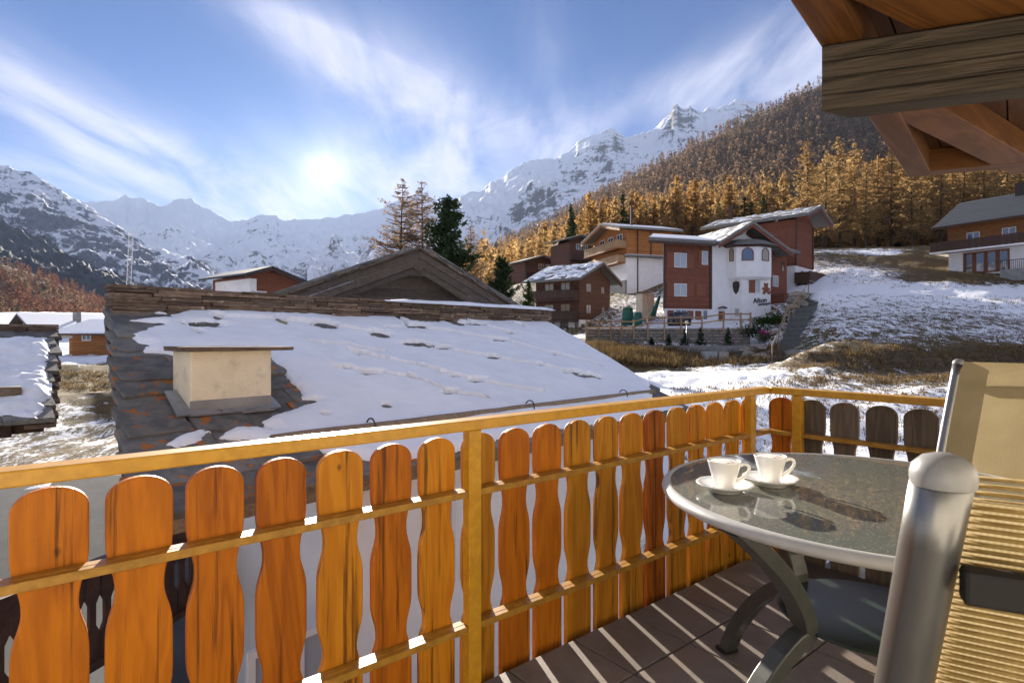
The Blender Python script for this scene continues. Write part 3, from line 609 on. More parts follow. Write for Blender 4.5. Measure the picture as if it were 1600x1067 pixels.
# single trees near the chalets
BARE=[conifer('bare_larch%d'%i,13,4.6,36,6,40,.19,M['twig'],base=.10,droop=-.02,shape=.75,seed=90+i,twigs=11,trunk_r=.014,lift=.22) for i in range(2)]
plant('bare_larch_tree','tall thin bare larch rising behind the left slope of the grey gable','tree',BARE[0],at(624,470,36).x,36,1.0,.78,.4)
plant('bare_larch_tree','bare larch just right of the taller one behind the gable ridge','tree',BARE[1],at(661,470,38).x,38,1.0,.81,2.0)
plant('bare_larch_tree','small bare larch leaning out to the right of the dark pine','tree',BARE[1],at(735,470,40).x,40,1.2,.60,4.0)
PINE=conifer('arolla',12,3.0,30,9,60,.30,M['dgreen'],base=.04,droop=-.05,shape=.42,seed=101,lift=.35)
plant('pine_tree','dark green broad pine standing behind the right slope of the grey gable','tree',PINE,at(697,470,34).x,34,.6,.74,1.0)
PINE2=conifer('pine2',9,2.3,28,9,60,.24,M['dgreen'],base=.02,droop=-.05,shape=.40,seed=103,lift=.5)
plant('pine_tree','rounded dark evergreen left of the dark balcony chalet','tree',PINE2,at(783,480,36).x,36,1.1,.56,0)
PINE3=conifer('pine3',7,1.5,22,7,26,.26,M['bgreen'],base=.02,droop=-.05,shape=.6,seed=105,lift=.5)
plant('pine_tree','small brighter green conifer beside the dark balcony chalet','tree',PINE3,at(826,485,40).x,40,1.6,.52,0)
BUSH=conifer('bare_bush',4,2.6,14,7,5,.08,M['twig'],base=.02,droop=-.4,shape=.25,seed=107,twigs=6,trunk_r=.01,lift=.9)
plant('bare_tree','leafless shrubby tree above the stone ridge left of the white and brown house','tree',BUSH,at(318,450,38).x,38,2.2,.55,0)
plant('bare_tree','leafless small tree behind the left slope of the grey gable','tree',BUSH,at(512,440,36).x,36,3.2,.5,1.0)
plant('bare_tree','leafless rust coloured scrub at the foot of the bare larches','tree',BUSH,at(590,440,40).x,40,2.5,.9,2.0)
for k,(px,py,hpx,Y,lb) in enumerate(((1018,541,17,41.5,'smallest clipped spruce in front of the stone terrace wall, nearest the gravel end'),(1045,541,22,41.5,'slim little spruce before the stone terrace wall, left of the lamp post'),(1070,541,30,41.6,'bushy little spruce just behind the lamp post before the terrace wall'),(1094,541,33,41.6,'wide young spruce right of the lamp post before the terrace wall'),(1138,541,32,41.6,'young spruce before the right end of the terrace wall'))):
    h_=hpx*Y/F; q=conifer('young_spruce%d'%k,h_,h_*.38,16,7,12,.11,M['dgreen'],base=.02,droop=.1,shape=.8,seed=120+k)
    p=at(px,py,Y); plant('young_spruce',lb,'shrub',q,p.x,p.y,p.z-.1,1.0,k)
# dry grass on the banks
def grass(name,label,n,fx,m,hmin,hmax,seed):
    rg=np.random.default_rng(seed); P=fx(n,rg); n=len(P); z=gz(P[:,0],P[:,1]); B=np.column_stack([P,z-.03]); K=5
    B=np.repeat(B,K,0)+np.column_stack([rg.normal(size=(n*K,2))*.10,np.zeros(n*K)]); h=rg.uniform(hmin,hmax,n*K); a=rg.random(n*K)*6.283; w_=.018+.012*rg.random(n*K)
    s=np.column_stack([np.cos(a)*w_,np.sin(a)*w_,0*a]); t=B+np.column_stack([rg.normal(size=(n*K,2))*.35*h[:,None],h])
    V=np.stack([B-s,B+s,t],1).reshape(-1,3); me=meshnp(name,V,np.arange(len(V)).reshape(-1,3)); attr(me,'tone',np.repeat(rg.random(n*K)*.7,3))
    return tag(link(name,me,m,kind='stuff'),label)
def region(boxes):
    def f_(n,rg):
        out=[]; tot=sum(b[-1] for b in boxes)
        for (xa,xb,ya,yb,wt) in boxes:
            k=int(n*wt/tot); px=rg.uniform(xa,xb,k); Y=rg.uniform(ya,yb,k); out.append(np.column_stack([(px-800)/F*Y,Y]))
        return np.concatenate(out)
    return f_
grass('dry_grass','dry yellow grass on the bank below the terrace wall',2600,region([(905,1060,33,41,5),(1040,1230,34,41,1.2)]),M['grass'],.2,.6,1)
grass('bank_grass','brown withered grass on the earth bank below the snowy meadow',2300,region([(1230,1900,26.3,29.2,5),(1230,1900,22.5,24.5,2.5),(1300,1800,52,62,2),(1290,1500,60,80,1.5)]),M['grass'],.08,.26,2)
grass('meadow_grass','tufts of dry grass poking through the meadow snow',3200,region([(1250,1850,29.5,48,2),(1050,1700,15,24,1)]),M['grass'],.06,.16,4)
grass('slope_grass','yellow grass on the slope between the left roofs',420,region([(85,175,25,31,1)]),M['grass'],.06,.16,3)
# ---------------------------------------------------------------- stone-roofed house right below the balcony
VA=Vector((.676,.737,0)); PH=Vector((.737,-.676,0)); TH=R(22.7)
SC=1.25; O_=Vector((0,0,CZ))+(Vector((-3.63,5.15,1.383))-Vector((0,0,CZ)))*SC; DB=(PH*math.cos(TH)+Vector((0,0,-math.sin(TH)))).normalized(); NB=VA.cross(DB).normalized()
if NB.z<0: NB=-NB
CAMP=Vector((0,0,CZ))
def ray_ab(px,py):
    d=Vector(((px-800)/F,1,(527-py)/F)); t=(O_-CAMP).dot(NB)/d.dot(NB); q=CAMP+d*t-O_; return q.dot(VA),q.dot(DB)
EAVE=ray_ab(1000,657)[1]
RF=lambda a,b,c: tuple(O_+VA*a+DB*b+NB*c)
house=thing('stone_roofed_house','white walled house with a snowy stone slab roof right below the balcony','house',(0,0,0))
SK=.045  # courses run slightly askew to the ridge
def a_left(b): return -.17*b
def a_right(b): return 6.25*SC-.17*b
NROW=int(EAVE/.34)+1
rs=random.Random(5)
LICH=lambda a,b: a<1.7 and b>.9
slabvar=[]
for r in range(-1,NROW+1):
    b0=r*.34; a=a_left(b0)-.02*rs.random()
    while a<a_right(b0)-.05:
        w_=rs.uniform(.45,.95); a1=min(a+w_,a_right(b0)+.03)
        if a_right(b0)-a1<.2: a1=a_right(b0)+.03*rs.random()
        bt=b0-.16; bb=b0+.37+rs.uniform(-.02,.05); t=rs.uniform(.035,.065); li=.02+rs.uniform(0,.015)
        bt+= -SK*(a)*0; bb=min(bb,EAVE+.04); bt=max(bt,-.12)
        if bb-bt<.1: a=a1; continue
        m=MB(); dj=lambda: rs.uniform(-.014,.014); n_=6
        top=[(a+.004,bt),(a1-.004,bt)]; 
        edge=[(a1-.004+dj(),bb-.05+dj())]+[(a1-.01-(a1-a-.02)*k/4,bb+dj()*1.6) for k in range(0,5)]+[(a+.004+dj(),bb-.06+dj())]
        poly=top+edge
        def fm(p,q,c,b_=bt,l=li): # each slab tilts: its tail lies on the course below
            k=(q-b_)/.5; return RF(p,q,c+.020*k)
        m.prism(fm,poly,-.005,t)
        m.obj('stone_slab',M['stone_lichen'] if LICH(.5*(a+a1),b0) else M['stone'],house,bevel=.006,seg=1)
        a=a1
# roof deck under the slabs, eave boards, back slope
m=MB(); m.prism(RF,[(a_left(0),-.05),(a_right(0),-.05),(a_right(EAVE)-.02,EAVE-.03),(a_left(EAVE)+.02,EAVE-.03)],-.10,-.008); m.obj('roof_deck',M['trim'],house)
RB=lambda a,b,c: tuple(O_+VA*a+(-PH*math.cos(TH)+Vector((0,0,-math.sin(TH))))*b+Vector((-NB.x,-NB.y,NB.z))*c+Vector((0,0,.0)))

# ridge: courses of thin stones with uneven ends, tallest at the left
RW=lambda a,b,c: tuple(O_+VA*a+PH*c+Vector((0,0,b)))
nl=10
for r in range(nl):
    zb=-.05+r*.042; a=.03+.03*rs.random()
    while a<6.25*SC+.05:
        w_=rs.uniform(.22,.62); a1=min(a+w_,6.25*SC+.1); zj=rs.uniform(-.006,.006); pr=rs.uniform(-.05,.02)-.012*r
        m=MB(); m.bx(RW,a+.003,a1-.004,zb+zj,zb+.042+zj-.004+rs.uniform(0,.006),-.30,.10+pr*.8); m.obj('ridge_stone',M['ridge'],house,bevel=.006,seg=1); a=a1
# snow lying on the slabs: a sheet with real thickness, thinning out to nothing round bare stones
SP=[(200,488),(250,484),(302,481),(304,486),(349,487),(370,492),(443,490),(447,499),(459,492),(520,495),(546,498),(603,499.6),(646,503),(699,508),(712,501),(831,499.6),(858,503),(875,512),(891,523),(931,548),(977,579),(1015,607),(1022,640)]
abp=[ray_ab(*p) for p in SP]+[(a_right(EAVE)-.05,EAVE-.02)]
abp+=[(a_left(EAVE)+3.6,EAVE-.03),(a_left(EAVE)+2.05,EAVE-.03)]
abp+=[ray_ab(*p) for p in [(338,694),(365,677),(400,676),(424,682),(412,668),(436,655),(462,647),(471,624),(454,603),(430,580),(400,556),(300,556),(289,566),(257,562),(218,561),(228,548),(215,544),(203,532),(229,521),(248,516),(202,511),(265,502),(239,499),(235,493)]]
abp2=[ray_ab(*p) for p in [(258,702),(285,690),(308,681),(325,682),(318,692),(300,704),(280,716),(262,714)]]
HOLES=[(320,517,22,4),(267,495,12,3),(338,505.6,8,3),(308,530.5,5,3),(437,511,5,5),(504,517,14,4),(510,519,12,3),(591,531,11,4),(649,518,12,2),(646,546,14,2.2),(665,549.5,12,2),(690,554,12,1.6),(768,567.5,7,2.2),(656,583,4,2),(742,604,11,2.5),(642,601,4,3),(700,624.5,9,2),(601,646,6,3),(893,590,12,2.2),(912,594.5,12,2.5),(931,597,5,2.5),(662,508,16,2.2),(709,511,7,4),(740,513.5,13,2),(795,527.5,7,1.6),(781.6,540.4,9,1.6),(866,560,5,2),(932,576.5,2.5,2.5),(627.5,511,2,6),(811,514.5,3,2),(685.5,593,6,1.6),(707,598,7,1.6),(566,564,4,2),(555,565,3,1.6),(579.5,595,13,2),(541,587,4,2),(841,579.5,4,1.6),(478,638,16,3.5),(505,660,5,2)]
SEAMS=[[(646,546),(690,555),(768,567),(841,579),(893,590),(935,598)],[(540,558),(566,564),(656,583),(742,604),(800,615),(850,622)],[(520,585),(545,588),(579,595),(642,601),(700,624),(760,632)],[(600,522),(649,519),(720,530),(790,541),(866,560),(932,576)],[(450,512),(504,517),(591,531),(612,535)],[(712,502),(740,513),(800,528)],[(330,506),(437,511),(480,515)],[(480,545),(540,552),(600,560)]]
def sdist(P,poly):
    poly=np.array(poly); A=poly; B=np.roll(poly,-1,0); d=np.full(len(P),1e9); ins=np.zeros(len(P),bool)
    for a,b in zip(A,B):
        e=b-a; w_=P-a; t=np.clip((w_@e)/(e@e+1e-12),0,1); d=np.minimum(d,np.hypot(*(w_-t[:,None]*e).T))
        c=((a[1]<=P[:,1])!=(b[1]<=P[:,1])); xi=a[0]+(P[:,1]-a[1])/(b[1]-a[1]+1e-12)*e[0]; ins^=c&(P[:,0]<xi)
    return np.where(ins,d,-d)
na,nb_=760,300
aa=np.linspace(-.95,6.4*SC,na); bb=np.linspace(-.05,EAVE+.10,nb_); Am,Bm=np.meshgrid(aa,bb,indexing='ij'); P=np.stack([Am.ravel(),Bm.ravel()],1)
sd_=np.maximum(sdist(P,abp),sdist(P,abp2)); sd_=sd_+(fbm(P[:,0]*5,P[:,1]*7,4,2)-.5)*.10+(fbm(P[:,0]*18,P[:,1]*22,2,6)-.5)*.03
th=.085*np.clip(sd_/.10,-1,1)
th=np.where(sd_>0,.006+.062*np.sqrt(np.clip(sd_/.12,0,1)),sd_)
for (x,y,rx,ry) in HOLES:
    a0,b0=ray_ab(x,y); a1,_=ray_ab(x+rx,y); _,b1=ray_ab(x,y+ry); ra=max(abs(a1-a0),.02)*1.08; rb=max(abs(b1-b0),.018)*1.1
    q=np.hypot((P[:,0]-a0)/ra,(P[:,1]-b0)/rb)+(fbm(P[:,0]*14,P[:,1]*14,3,8)-.5)*.9
    th-=.17*np.exp(-np.maximum(q-.45,0)**2*2.2)
seam_i=1.0
for sm in SEAMS:
    q=[ray_ab(*p) for p in sm]; qa=np.array([p[0] for p in q]); qb=np.array([p[1] for p in q])
    ins=(P[:,0]>qa.min())&(P[:,0]<qa.max()); o_=np.argsort(qa); d=P[:,1]-np.interp(P[:,0],qa[o_],qb[o_])-(fbm(P[:,0]*3,P[:,0]*0+3,3,5)-.5)*.10
    # the sheet steps down over each course edge
    th+=np.where(ins,.022*np.exp(-(np.minimum(d,0)/.25)**2)*(d<0)-(.03+.10*np.clip(fbm(P[:,0]*2.3,P[:,1]*0+seam_i,4,17)-.47,0,1)*4)*np.exp(-(np.maximum(d-.005,0)/.035)**2)*(d>=0),0); seam_i+=3.7
th+=(fbm(P[:,0]*1.3,P[:,1]*2.2,4,12)-.5)*.045*np.clip(sd_*6,0,1)
gridb=.035*(((P[:,1])%.30)/.30)
H=th.reshape(na,nb_)+.046
Pt=np.array(O_)[None]+P[:,:1]*np.array(VA)[None]+P[:,1:]*np.array(DB)[None]+H.reshape(-1,1)*np.array(NB)[None]
i=np.arange(na*nb_).reshape(na,nb_); Fq=np.stack([i[:-1,:-1],i[1:,:-1],i[1:,1:],i[:-1,1:]],-1).reshape(-1,4)
ok=(th>-.06)[Fq].any(1)&((P[:,1]<EAVE-.0)[Fq].all(1))&((P[:,0]<a_right(P[:,1])+.04)[Fq].all(1))
Fk=Fq[ok]; used_=np.unique(Fk); rm=-np.ones(len(Pt),int); rm[used_]=np.arange(len(used_))
Pt2=Pt.copy(); 
me=meshnp('snow_cover',Pt2[used_],rm[Fk],True); sc_=link('snow_cover',me,M['snow'],house)
so_=sc_.modifiers.new('thickness','SOLIDIFY'); so_.thickness=.09; so_.offset=1
# snow cap on the right part of the ridge
pts=[];n_=60
mm=MB()
Xc=np.zeros((n_,7));Yc=np.zeros((n_,7));Zc=np.zeros((n_,7))
for i_ in range(n_):
    a=(2.95+(6.42-2.95)*i_/(n_-1))*SC; hh_=.055*min(1,(a-2.9*SC)/.6)*(.6+.8*fbm(np.array([a*2.]),np.array([1.]),3,3)[0])*(1 if a<6.25*SC else max(0,(6.42*SC-a)/(.17*SC))**.5)
    for j in range(7):
        s=j/6; c_=-.30+.38*s+.02*math.sin(a*7); pz=.358+ (hh_*math.sin(math.pi*min(max(s*1.06,.02),1))**.45 if hh_>0 else 0)-.012*(j in(0,6))*1.5
        q=O_+VA*a+PH*c_+Vector((0,0,pz)); Xc[i_,j],Yc[i_,j],Zc[i_,j]=q
V,Fq=gridmesh(Xc,Yc,Zc); link('ridge_snow',meshnp('ridge_snow',V,Fq,True),M['snow'],house)
# snow guard pole with iron hooks
ga=ray_ab(642,673); gb=ray_ab(1017,621); 
p1=Vector(RF(gb[0]+.04,gb[1],.105)); pA=Vector(RF(ga[0],ga[1],.105)); p0=p1+(pA-p1)*1.3
m=MB(); k=22; m.tube([p0.lerp(p1,i/(k-1))+Vector((rs.uniform(-.004,.004),rs.uniform(-.004,.004),rs.uniform(-.004,.004))) for i in range(k)],[.046-.006*i/k for i in range(k)],10); lg=thing('snow_guard_pole','grey wooden pole held by iron hooks across the snowy roof above its eave','pole',(0,0,0)); m.obj('pole',M['log'],lg,smooth=True)
for px,py in ((812,640),(953,618),(560,668)):
    a,b=ray_ab(px,py); c0=Vector(RF(a,gb[1]+(ga[1]-gb[1])*(a-gb[0])/(ga[0]-gb[0]),.105)); m=MB()
    pts=[c0+DB*(-.16)+NB*-.05]+[c0+DB*(-.075*math.cos(t))*1.0+NB*(.09*math.sin(t)) for t in np.linspace(.2,2.7,9)]+[c0+DB*.09+NB*-.01]
    m.tube(pts,.008,6); m.obj('hook',M['iron'],lg,smooth=True)
# chimney: rendered shaft, stone cap, zinc flashing
ch=thing('chimney','cream rendered chimney with a flat stone cap on the snowy roof','chimney',(0,0,0)); 
ca,cbb=ray_ab(298,660); ca1,_=ray_ab(431,655)
cc=Vector(RF(ca,cbb,0)); cw=ca1-ca
CF=lambda a,b,c: tuple(cc+VA*a-PH*c+Vector((0,0,b)))
ytop=(cc.y); ztop=CZ+(527-549)/F*cc.y
hz=ztop-cc.z
m=MB(); m.bx(CF,0,cw,-.25,hz,0,.46); m.obj('shaft',M['cream'],ch,bevel=.012)
m=MB(); m.bx(CF,-.004,cw+.004,-.1,hz*.30,-.012,.02); m.obj('cement_base',M['concrete'],ch,bevel=.01)
m=MB(); m.prism(CF,[(-.06,hz-.002),(cw+.17,hz-.002),(cw+.18,hz+.03),(-.07,hz+.04)],-.10,.50); m.obj('cap_stone',M['ridge'],ch,bevel=.008)
m=MB(); m.bx(CF,-.02,cw+.02,-.16,.10,-.03,-.012); m.prism(lambda a,b,c:RF(ca+a,cbb+b,c),[(-.02,-.02),(cw+.02,-.02),(cw+.03,.05),(-.03,.05)],.085,.10); m.prism(lambda a,b,c:RF(ca+a,cbb+b,c),[(-.10,-.42),(-.004,-.42),(-.004,.04),(-.13,.04)],.088,.102); m.prism(lambda a,b,c:RF(ca+a,cbb+b,c),[(cw+.004,-.42),(cw+.06,-.40),(cw+.06,.04),(cw+.004,.05)],.088,.102); m.obj('flashing',M['tin'],ch)
# walls below the eave
wz0=-3.1
EL=O_+DB*EAVE
wl=Vector(RF(a_left(EAVE)+1.75,EAVE-.42,-.12)); wr=Vector(RF(a_right(EAVE)-.42,EAVE-.42,-.12)); WL=(wr-wl).length
WF=fmap((wl.x,wl.y,0),VA,PH)
m=MB(); m.bx(WF,0,WL,wz0,wl.z+.03,-3.4,0); m.obj('wall',M['white_wall'],house)
def wall_at(px,Yguess=None):
    d=Vector(((px-800)/F,1,0)); q=Vector((wl.x,wl.y,0)); t=q.dot(PH)/d.dot(PH); p=d*t; return (p-q).dot(VA),p.y
def wzp(py,Y): return CZ+(527-py)/F*Y
m=MB(); 
for k in range(int(WL/.7)+1): m.bx(WF,.1+k*.7,.22+k*.7,wl.z-.14,wl.z+.02,0,.36)
for k in range(int(WL/.7)+1):
    mm=MB(); mm.bx(WF,.1+k*.7,.21+k*.7,wl.z-.13,wl.z-.005,.002,.36); mm.obj('rafter_tail',M['trim'],house,bevel=.006)
m=MB(); m.bx(RF,a_left(EAVE)+.03,a_right(EAVE)-.03,EAVE-.03,EAVE+.0,-.14,-.01); m.obj('eave_board',M['log'],house)
def win(root,fm,a,b,w_,h,frame,pane,depth=.0,arch=False,mull=1,sh=0,shm=None,trans=0,proud=.05,fw=.06):
    "window: frame (sub-part pane), optional shutters either side"
    fr=MB()
    if arch:
        n_=10; out=[(a,b),(a+w_,b)]+[(a+w_/2+w_/2*math.cos(t),b+h-w_/2+w_/2*math.sin(t)) for t in np.linspace(0,math.pi,n_)]
        inn=[(a+fw,b+fw),(a+w_-fw,b+fw)]+[(a+w_/2+(w_/2-fw)*math.cos(t),b+h-w_/2+(w_/2-fw)*math.sin(t)) for t in np.linspace(0,math.pi,n_)]
        k=len(out)
        for i in range(k):
            j=(i+1)%k; P8=[]
            for c in (.004,proud):
                P8+= [fm(*out[i],c),fm(*out[j],c),fm(*inn[j],c),fm(*inn[i],c)]
            fr.hexa(P8)
    else:
        for (x0,x1,y0,y1) in ((a,a+fw,b,b+h),(a+w_-fw,a+w_,b,b+h),(a+fw,a+w_-fw,b,b+fw),(a+fw,a+w_-fw,b+h-fw,b+h)): fr.bx(fm,x0,x1,y0,y1,.004,proud)
        for i in range(1,mull+1): x=a+w_*i/(mull+1); fr.bx(fm,x-fw*.5,x+fw*.5,b+fw,b+h-fw,.005,proud-.004)
        if trans: fr.bx(fm,a+fw,a+w_-fw,b+h*.66-fw*.3,b+h*.66+fw*.3,.005,proud-.006)
    f=fr.obj('window',frame,root)
    p=MB()
    if arch: p.prism(fm,inn,.006,.02)
    else: p.bx(fm,a+fw,a+w_-fw,b+fw,b+h-fw,.006,.022)
    p.obj('pane',pane,f)
    for s in ((-1,1) if sh==2 else (-1,) if sh==-1 else (1,) if sh==1 else ()):
        x0=a-w_*.56-.01 if s<0 else a+w_+.01; q=MB(); q.bx(fm,x0,x0+w_*.55,b-.02,b+h+.02,.004,.055)
        for kk in range(5): q.bx(fm,x0+.05,x0+w_*.55-.05,b+h*(.08+.18*kk),b+h*(.08+.18*kk)+h*.10,.055,.075)
        q.obj('shutter',shm or M['shutter'],root)
    return f
ax,Yw=wall_at(662); win(house,WF,ax-.02,wzp(925,Yw),.42,1.15,M['wframe'],M['pane_blue'],mull=1)
ax,Yw=wall_at(403); win(house,WF,ax-.1,wzp(1068,Yw)-.7,.9,1.0,M['wframe'],M['pane_pale'],mull=1)
ax,Yw=wall_at(945); win(house,WF,ax+.6,wzp(925,Yw)-.5,.8,1.0,M['wframe'],M['pane_pale'],mull=1)
def text(name,s,fm_o,xdir,ndir,size,mt,ext=.012,parent=None,shear=0.0,rot=0.0):
    cu=bpy.data.curves.new(name,'FONT'); cu.body=s; cu.size=size; cu.extrude=ext; cu.offset=size*.012; cu.shear=shear
    o=bpy.data.objects.new(name,cu); COL.objects.link(o); cu.materials.append(mt)
    x=Vector(xdir).normalized(); n=Vector(ndir).normalized(); z=n.cross(x).normalized()
    mx=Matrix((x,z,n)).transposed().to_4x4(); mx.translation=Vector(fm_o); mx=mx@Matrix.Rotation(rot,4,'Z')
    dg=bpy.context.evaluated_depsgraph_get(); me=bpy.data.meshes.new_from_object(o.evaluated_get(dg)); bpy.data.objects.remove(o); me.name=name
    o2=bpy.data.objects.new(name,me); COL.objects.link(o2); o2.matrix_world=mx; 
    if not me.materials: me.materials.append(mt)
    if parent: o2.parent=parent
    return o2
for chx,px,py,sz in (('A',841,913,.42),('i',892,890,.44)):
    ax,Yw=wall_at(px); p=WF(ax,wzp(py,Yw),.012); text('wall_letter',chx,p,VA,PH,sz,M['tan'],.012,house,.15)

# ---------------------------------------------------------------- grey gable house just beyond
gh=thing('gable_house','low grey timber gable house with stone edged roof just beyond the snowy roof','house',(0,0,0))
A0=Vector((-2.417,15,0)); GD=Vector((.845,.535,0)).normalized(); GN=Vector((.535,-.845,0)).normalized()
zA=1.2+142*15/F; rr_=3.1
GF=fmap((A0.x,A0.y,0),GD,GN)
for s in (-1,1):
    dz=.395 if s<0 else .49
    for k,(o1,o2,cc_) in enumerate(((.10,.30,.0),(.31,.50,-.03),(.51,.66,-.09))):
        m=MB(); x=rr_ if s>0 else rr_+.9
        pts=[(0,zA-o1),(0,zA-o2),(s*x,zA-o2-dz*x),(s*x,zA-o1-dz*x)]
        m.prism(GF,pts,-.03+cc_,.015+cc_); m.obj('barge_board',M['grey_board'],gh,bevel=.005)
    # verge stones: thin slabs lapping down the slope
    x=0.0; rs2=random.Random(20+s)
    while x<rr_+(.9 if s<0 else 0):
        L=rs2.uniform(.28,.5)
        for lay in range(3):
            zz=zA-.11-dz*x+.05*lay; e=rs2.uniform(-.03,.05); x0=x-.04+lay*.14; x1=x0+L+.10
            m=MB(); m.prism(GF,[(s*x0,zz+.03-dz*(x0-x)),(s*x1,zz+.03-dz*(x1-x)-.015),(s*x1,zz+.075-dz*(x1-x)-rs2.uniform(0,.01)),(s*x0,zz+.07-dz*(x0-x))],-.9,.09+e); m.obj('roof_slab',M['ridge'] if lay==0 else M['stone'],gh)
        x+=L
    m=MB(); X1=rr_+(.9 if s<0 else 0); m.prism(GF,[(0,zA-.1),(s*X1,zA-.1-dz*X1),(s*X1,zA-.03-dz*X1),(0,zA-.03)],-7,-.05); m.obj('roof',M['stone'],gh)
dz=.44
nrows=9
for k in range(nrows):
    z1=zA-.42-k*.22; hw=max(0,(zA-.42-z1)/dz); hw2=min((zA-.42-z1+.22)/dz,3.2); 
    if z1<-1.5: break
    hw=min(hw,3.2)
    m=MB(); m.prism(GF,[(-hw,z1),(-hw2,z1-.215),(hw2*.80,z1-.215),(hw*.80,z1)],-.75,-.70+.006*(k%2)); m.obj('wall_board',M['grey_board'],gh)
m=MB(); m.bx(GF,-3.5,3.5,-1.5,zA-2.2,-5.5,-.76); m.obj('wall',M['white_wall'],gh)
m=MB(); m.prism(GF,[(1.9,zA-1.15),(3.2,zA-1.55),(3.2,zA-3),(1.9,zA-3)],-.9,-.77); m.obj('wall_panel',M['white_wall'],gh)
m=MB(); m.bx(GF,-.13,.10,zA-.62,zA-.42,-.7,.0); m.bx(GF,-.22,.18,zA-.76,zA-.62,-.7,-.12); m.obj('ridge_beam',M['grey_board'],gh,bevel=.01)
# ---------------------------------------------------------------- dark barn at the left edge
bn=thing('log_barn','dark log barn with a snowy slab roof at the left edge','barn',(0,0,0))
P1=at(78,660,7.0); P2=at(86,519,9.6); BV=Vector((.72,.69,0)).normalized(); BH=Vector((P1.x-P2.x,P1.y-P2.y,0)); BH-=BV*BH.dot(BV); run=BH.length; BH.normalize()
slb=math.atan2(P2.z-P1.z,run); BD=BH*math.cos(slb)+Vector((0,0,-math.sin(slb))); BN=(BV.cross(BD)).normalized(); BN=BN if BN.z>0 else -BN
LB=run/math.cos(slb)
BR=lambda a,b,c: tuple(P2+BV*a+BD*b+BN*c)
sh_=(P1-P2).dot(BV)
rs3=random.Random(9)
nr=9
for r in range(nr):
    b0=LB*r/nr; a=0.0+sh_*b0/LB+rs3.uniform(-.02,.05)
    while a>-4.5:
        w_=rs3.uniform(.4,.8); m=MB(); m.prism(lambda p,q,c,b_=b0:BR(p,q,c+.04*(q-b_)/.5),[(a-w_+.01,b0-.1),(a,b0-.1),(a+rs3.uniform(-.01,.02),b0+LB/nr+.02),(a-w_+.01,b0+LB/nr+rs3.uniform(0,.05))],-.02,rs3.uniform(.03,.05)); m.obj('stone_slab',M['stone'],bn); a-=w_
na,nb2=170,90; aa=np.linspace(-4.5,.0,na); bb=np.linspace(.2,LB+.03,nb2); Am,Bm=np.meshgrid(aa,bb,indexing='ij'); Am=Am+sh_*Bm/LB; P=np.stack([Am.ravel(),Bm.ravel()],1)
th=.05+(fbm(P[:,0]*2.2,P[:,1]*3,5,21)-.5)*.17+(fbm(P[:,0]*8,P[:,1]*14,3,22)-.5)*.06
e_=-(P[:,0]-sh_*P[:,1]/LB); th=th-.09*np.exp(-(e_/.08)**2)-.10*np.exp(-((P[:,1]-.2)/.30)**2)-.05*np.exp(-((P[:,1]-LB)/.1)**2)
Pt=np.array(P2)[None]+P[:,:1]*np.array(BV)[None]+P[:,1:]*np.array(BD)[None]+(th.reshape(-1,1)+.055)*np.array(BN)[None]
V,Fq=gridmesh(Pt[:,0].reshape(na,nb2),Pt[:,1].reshape(na,nb2),Pt[:,2].reshape(na,nb2)); Fq=Fq[(th>-.05)[Fq].any(1)]
link('snow_cover',meshnp('snow_cover',V,Fq,True),M['snow'],bn)
m=MB(); m.prism(BR,[(-4.5,0),(0,0),(sh_-.05,LB-.05),(-4.5+sh_,LB-.05)],-.14,-.025); m.obj('roof_deck',M['darkwood'],bn)
for r in range(4):
    a=.04
    while a>-4.5:
        w_=rs3.uniform(.3,.6); m=MB(); m.bx(lambda p,q,c:tuple(P2+BV*p+BH*c+Vector((0,0,q))),a-w_+.01,a,-.05+r*.045,-.01+r*.045,-.3,.12-r*.01+rs3.uniform(-.04,.02)); m.obj('ridge_stone',M['ridge'],bn); a-=w_
# gable side with projecting stone edge, back slope, walls and posts
k_=0
while k_<30:
    b=LB*k_/30; q=MB(); q.bx(BR,sh_*b/LB-.25,sh_*b/LB+.06+rs3.uniform(-.03,.03),b,b+LB/30+.02,-.08+.02*(k_%2),-.02+rs3.uniform(-.015,.015)); q.obj('verge_stone',M['ridge'],bn); k_+=1
E0=P1-BH*.5; BWm=lambda a,b,c: tuple(Vector((E0.x,E0.y,0))+BV*a+BH*c+Vector((0,0,b)))
m=MB(); m.prism(lambda a,b,c: tuple(Vector((E0.x,E0.y,0))+BV*(c-.55)-BH*a+Vector((0,0,b))),[(0,-3),(0,P1.z-.02),(run-.5,P2.z-.18),(run-.5,-3)],-.12,0.0); m.obj('gable_wall',M['darkwood'],bn)
m=MB(); m.bx(BWm,-4.3,-1.05,-3,P1.z-.05,-.12,0); m.bx(BWm,-.72,-.55,-3,P1.z-.05,-.12,0);  m.obj('wall',M['darkwood'],bn)
m=MB(); m.bx(BWm,-4.4,-.35,P1.z-.14,P1.z+.02,-.02,.5); m.obj('eave_beam',M['darkwood'],bn,bevel=.01)
p0=Vector(BR(-1.0+sh_*.8,LB*.80,.14)); p1=Vector(BR(-.30+sh_*.8,LB*.80,.14)); p0=p1-BV*3.2
lg=thing('snow_guard_log','short grey log lying across the snowy roof of the dark barn','log',(0,0,0)); m=MB(); m.tube([p0.lerp(p1,i/9) for i in range(10)],.065,10); m.obj('log',M['log'],lg,smooth=True)
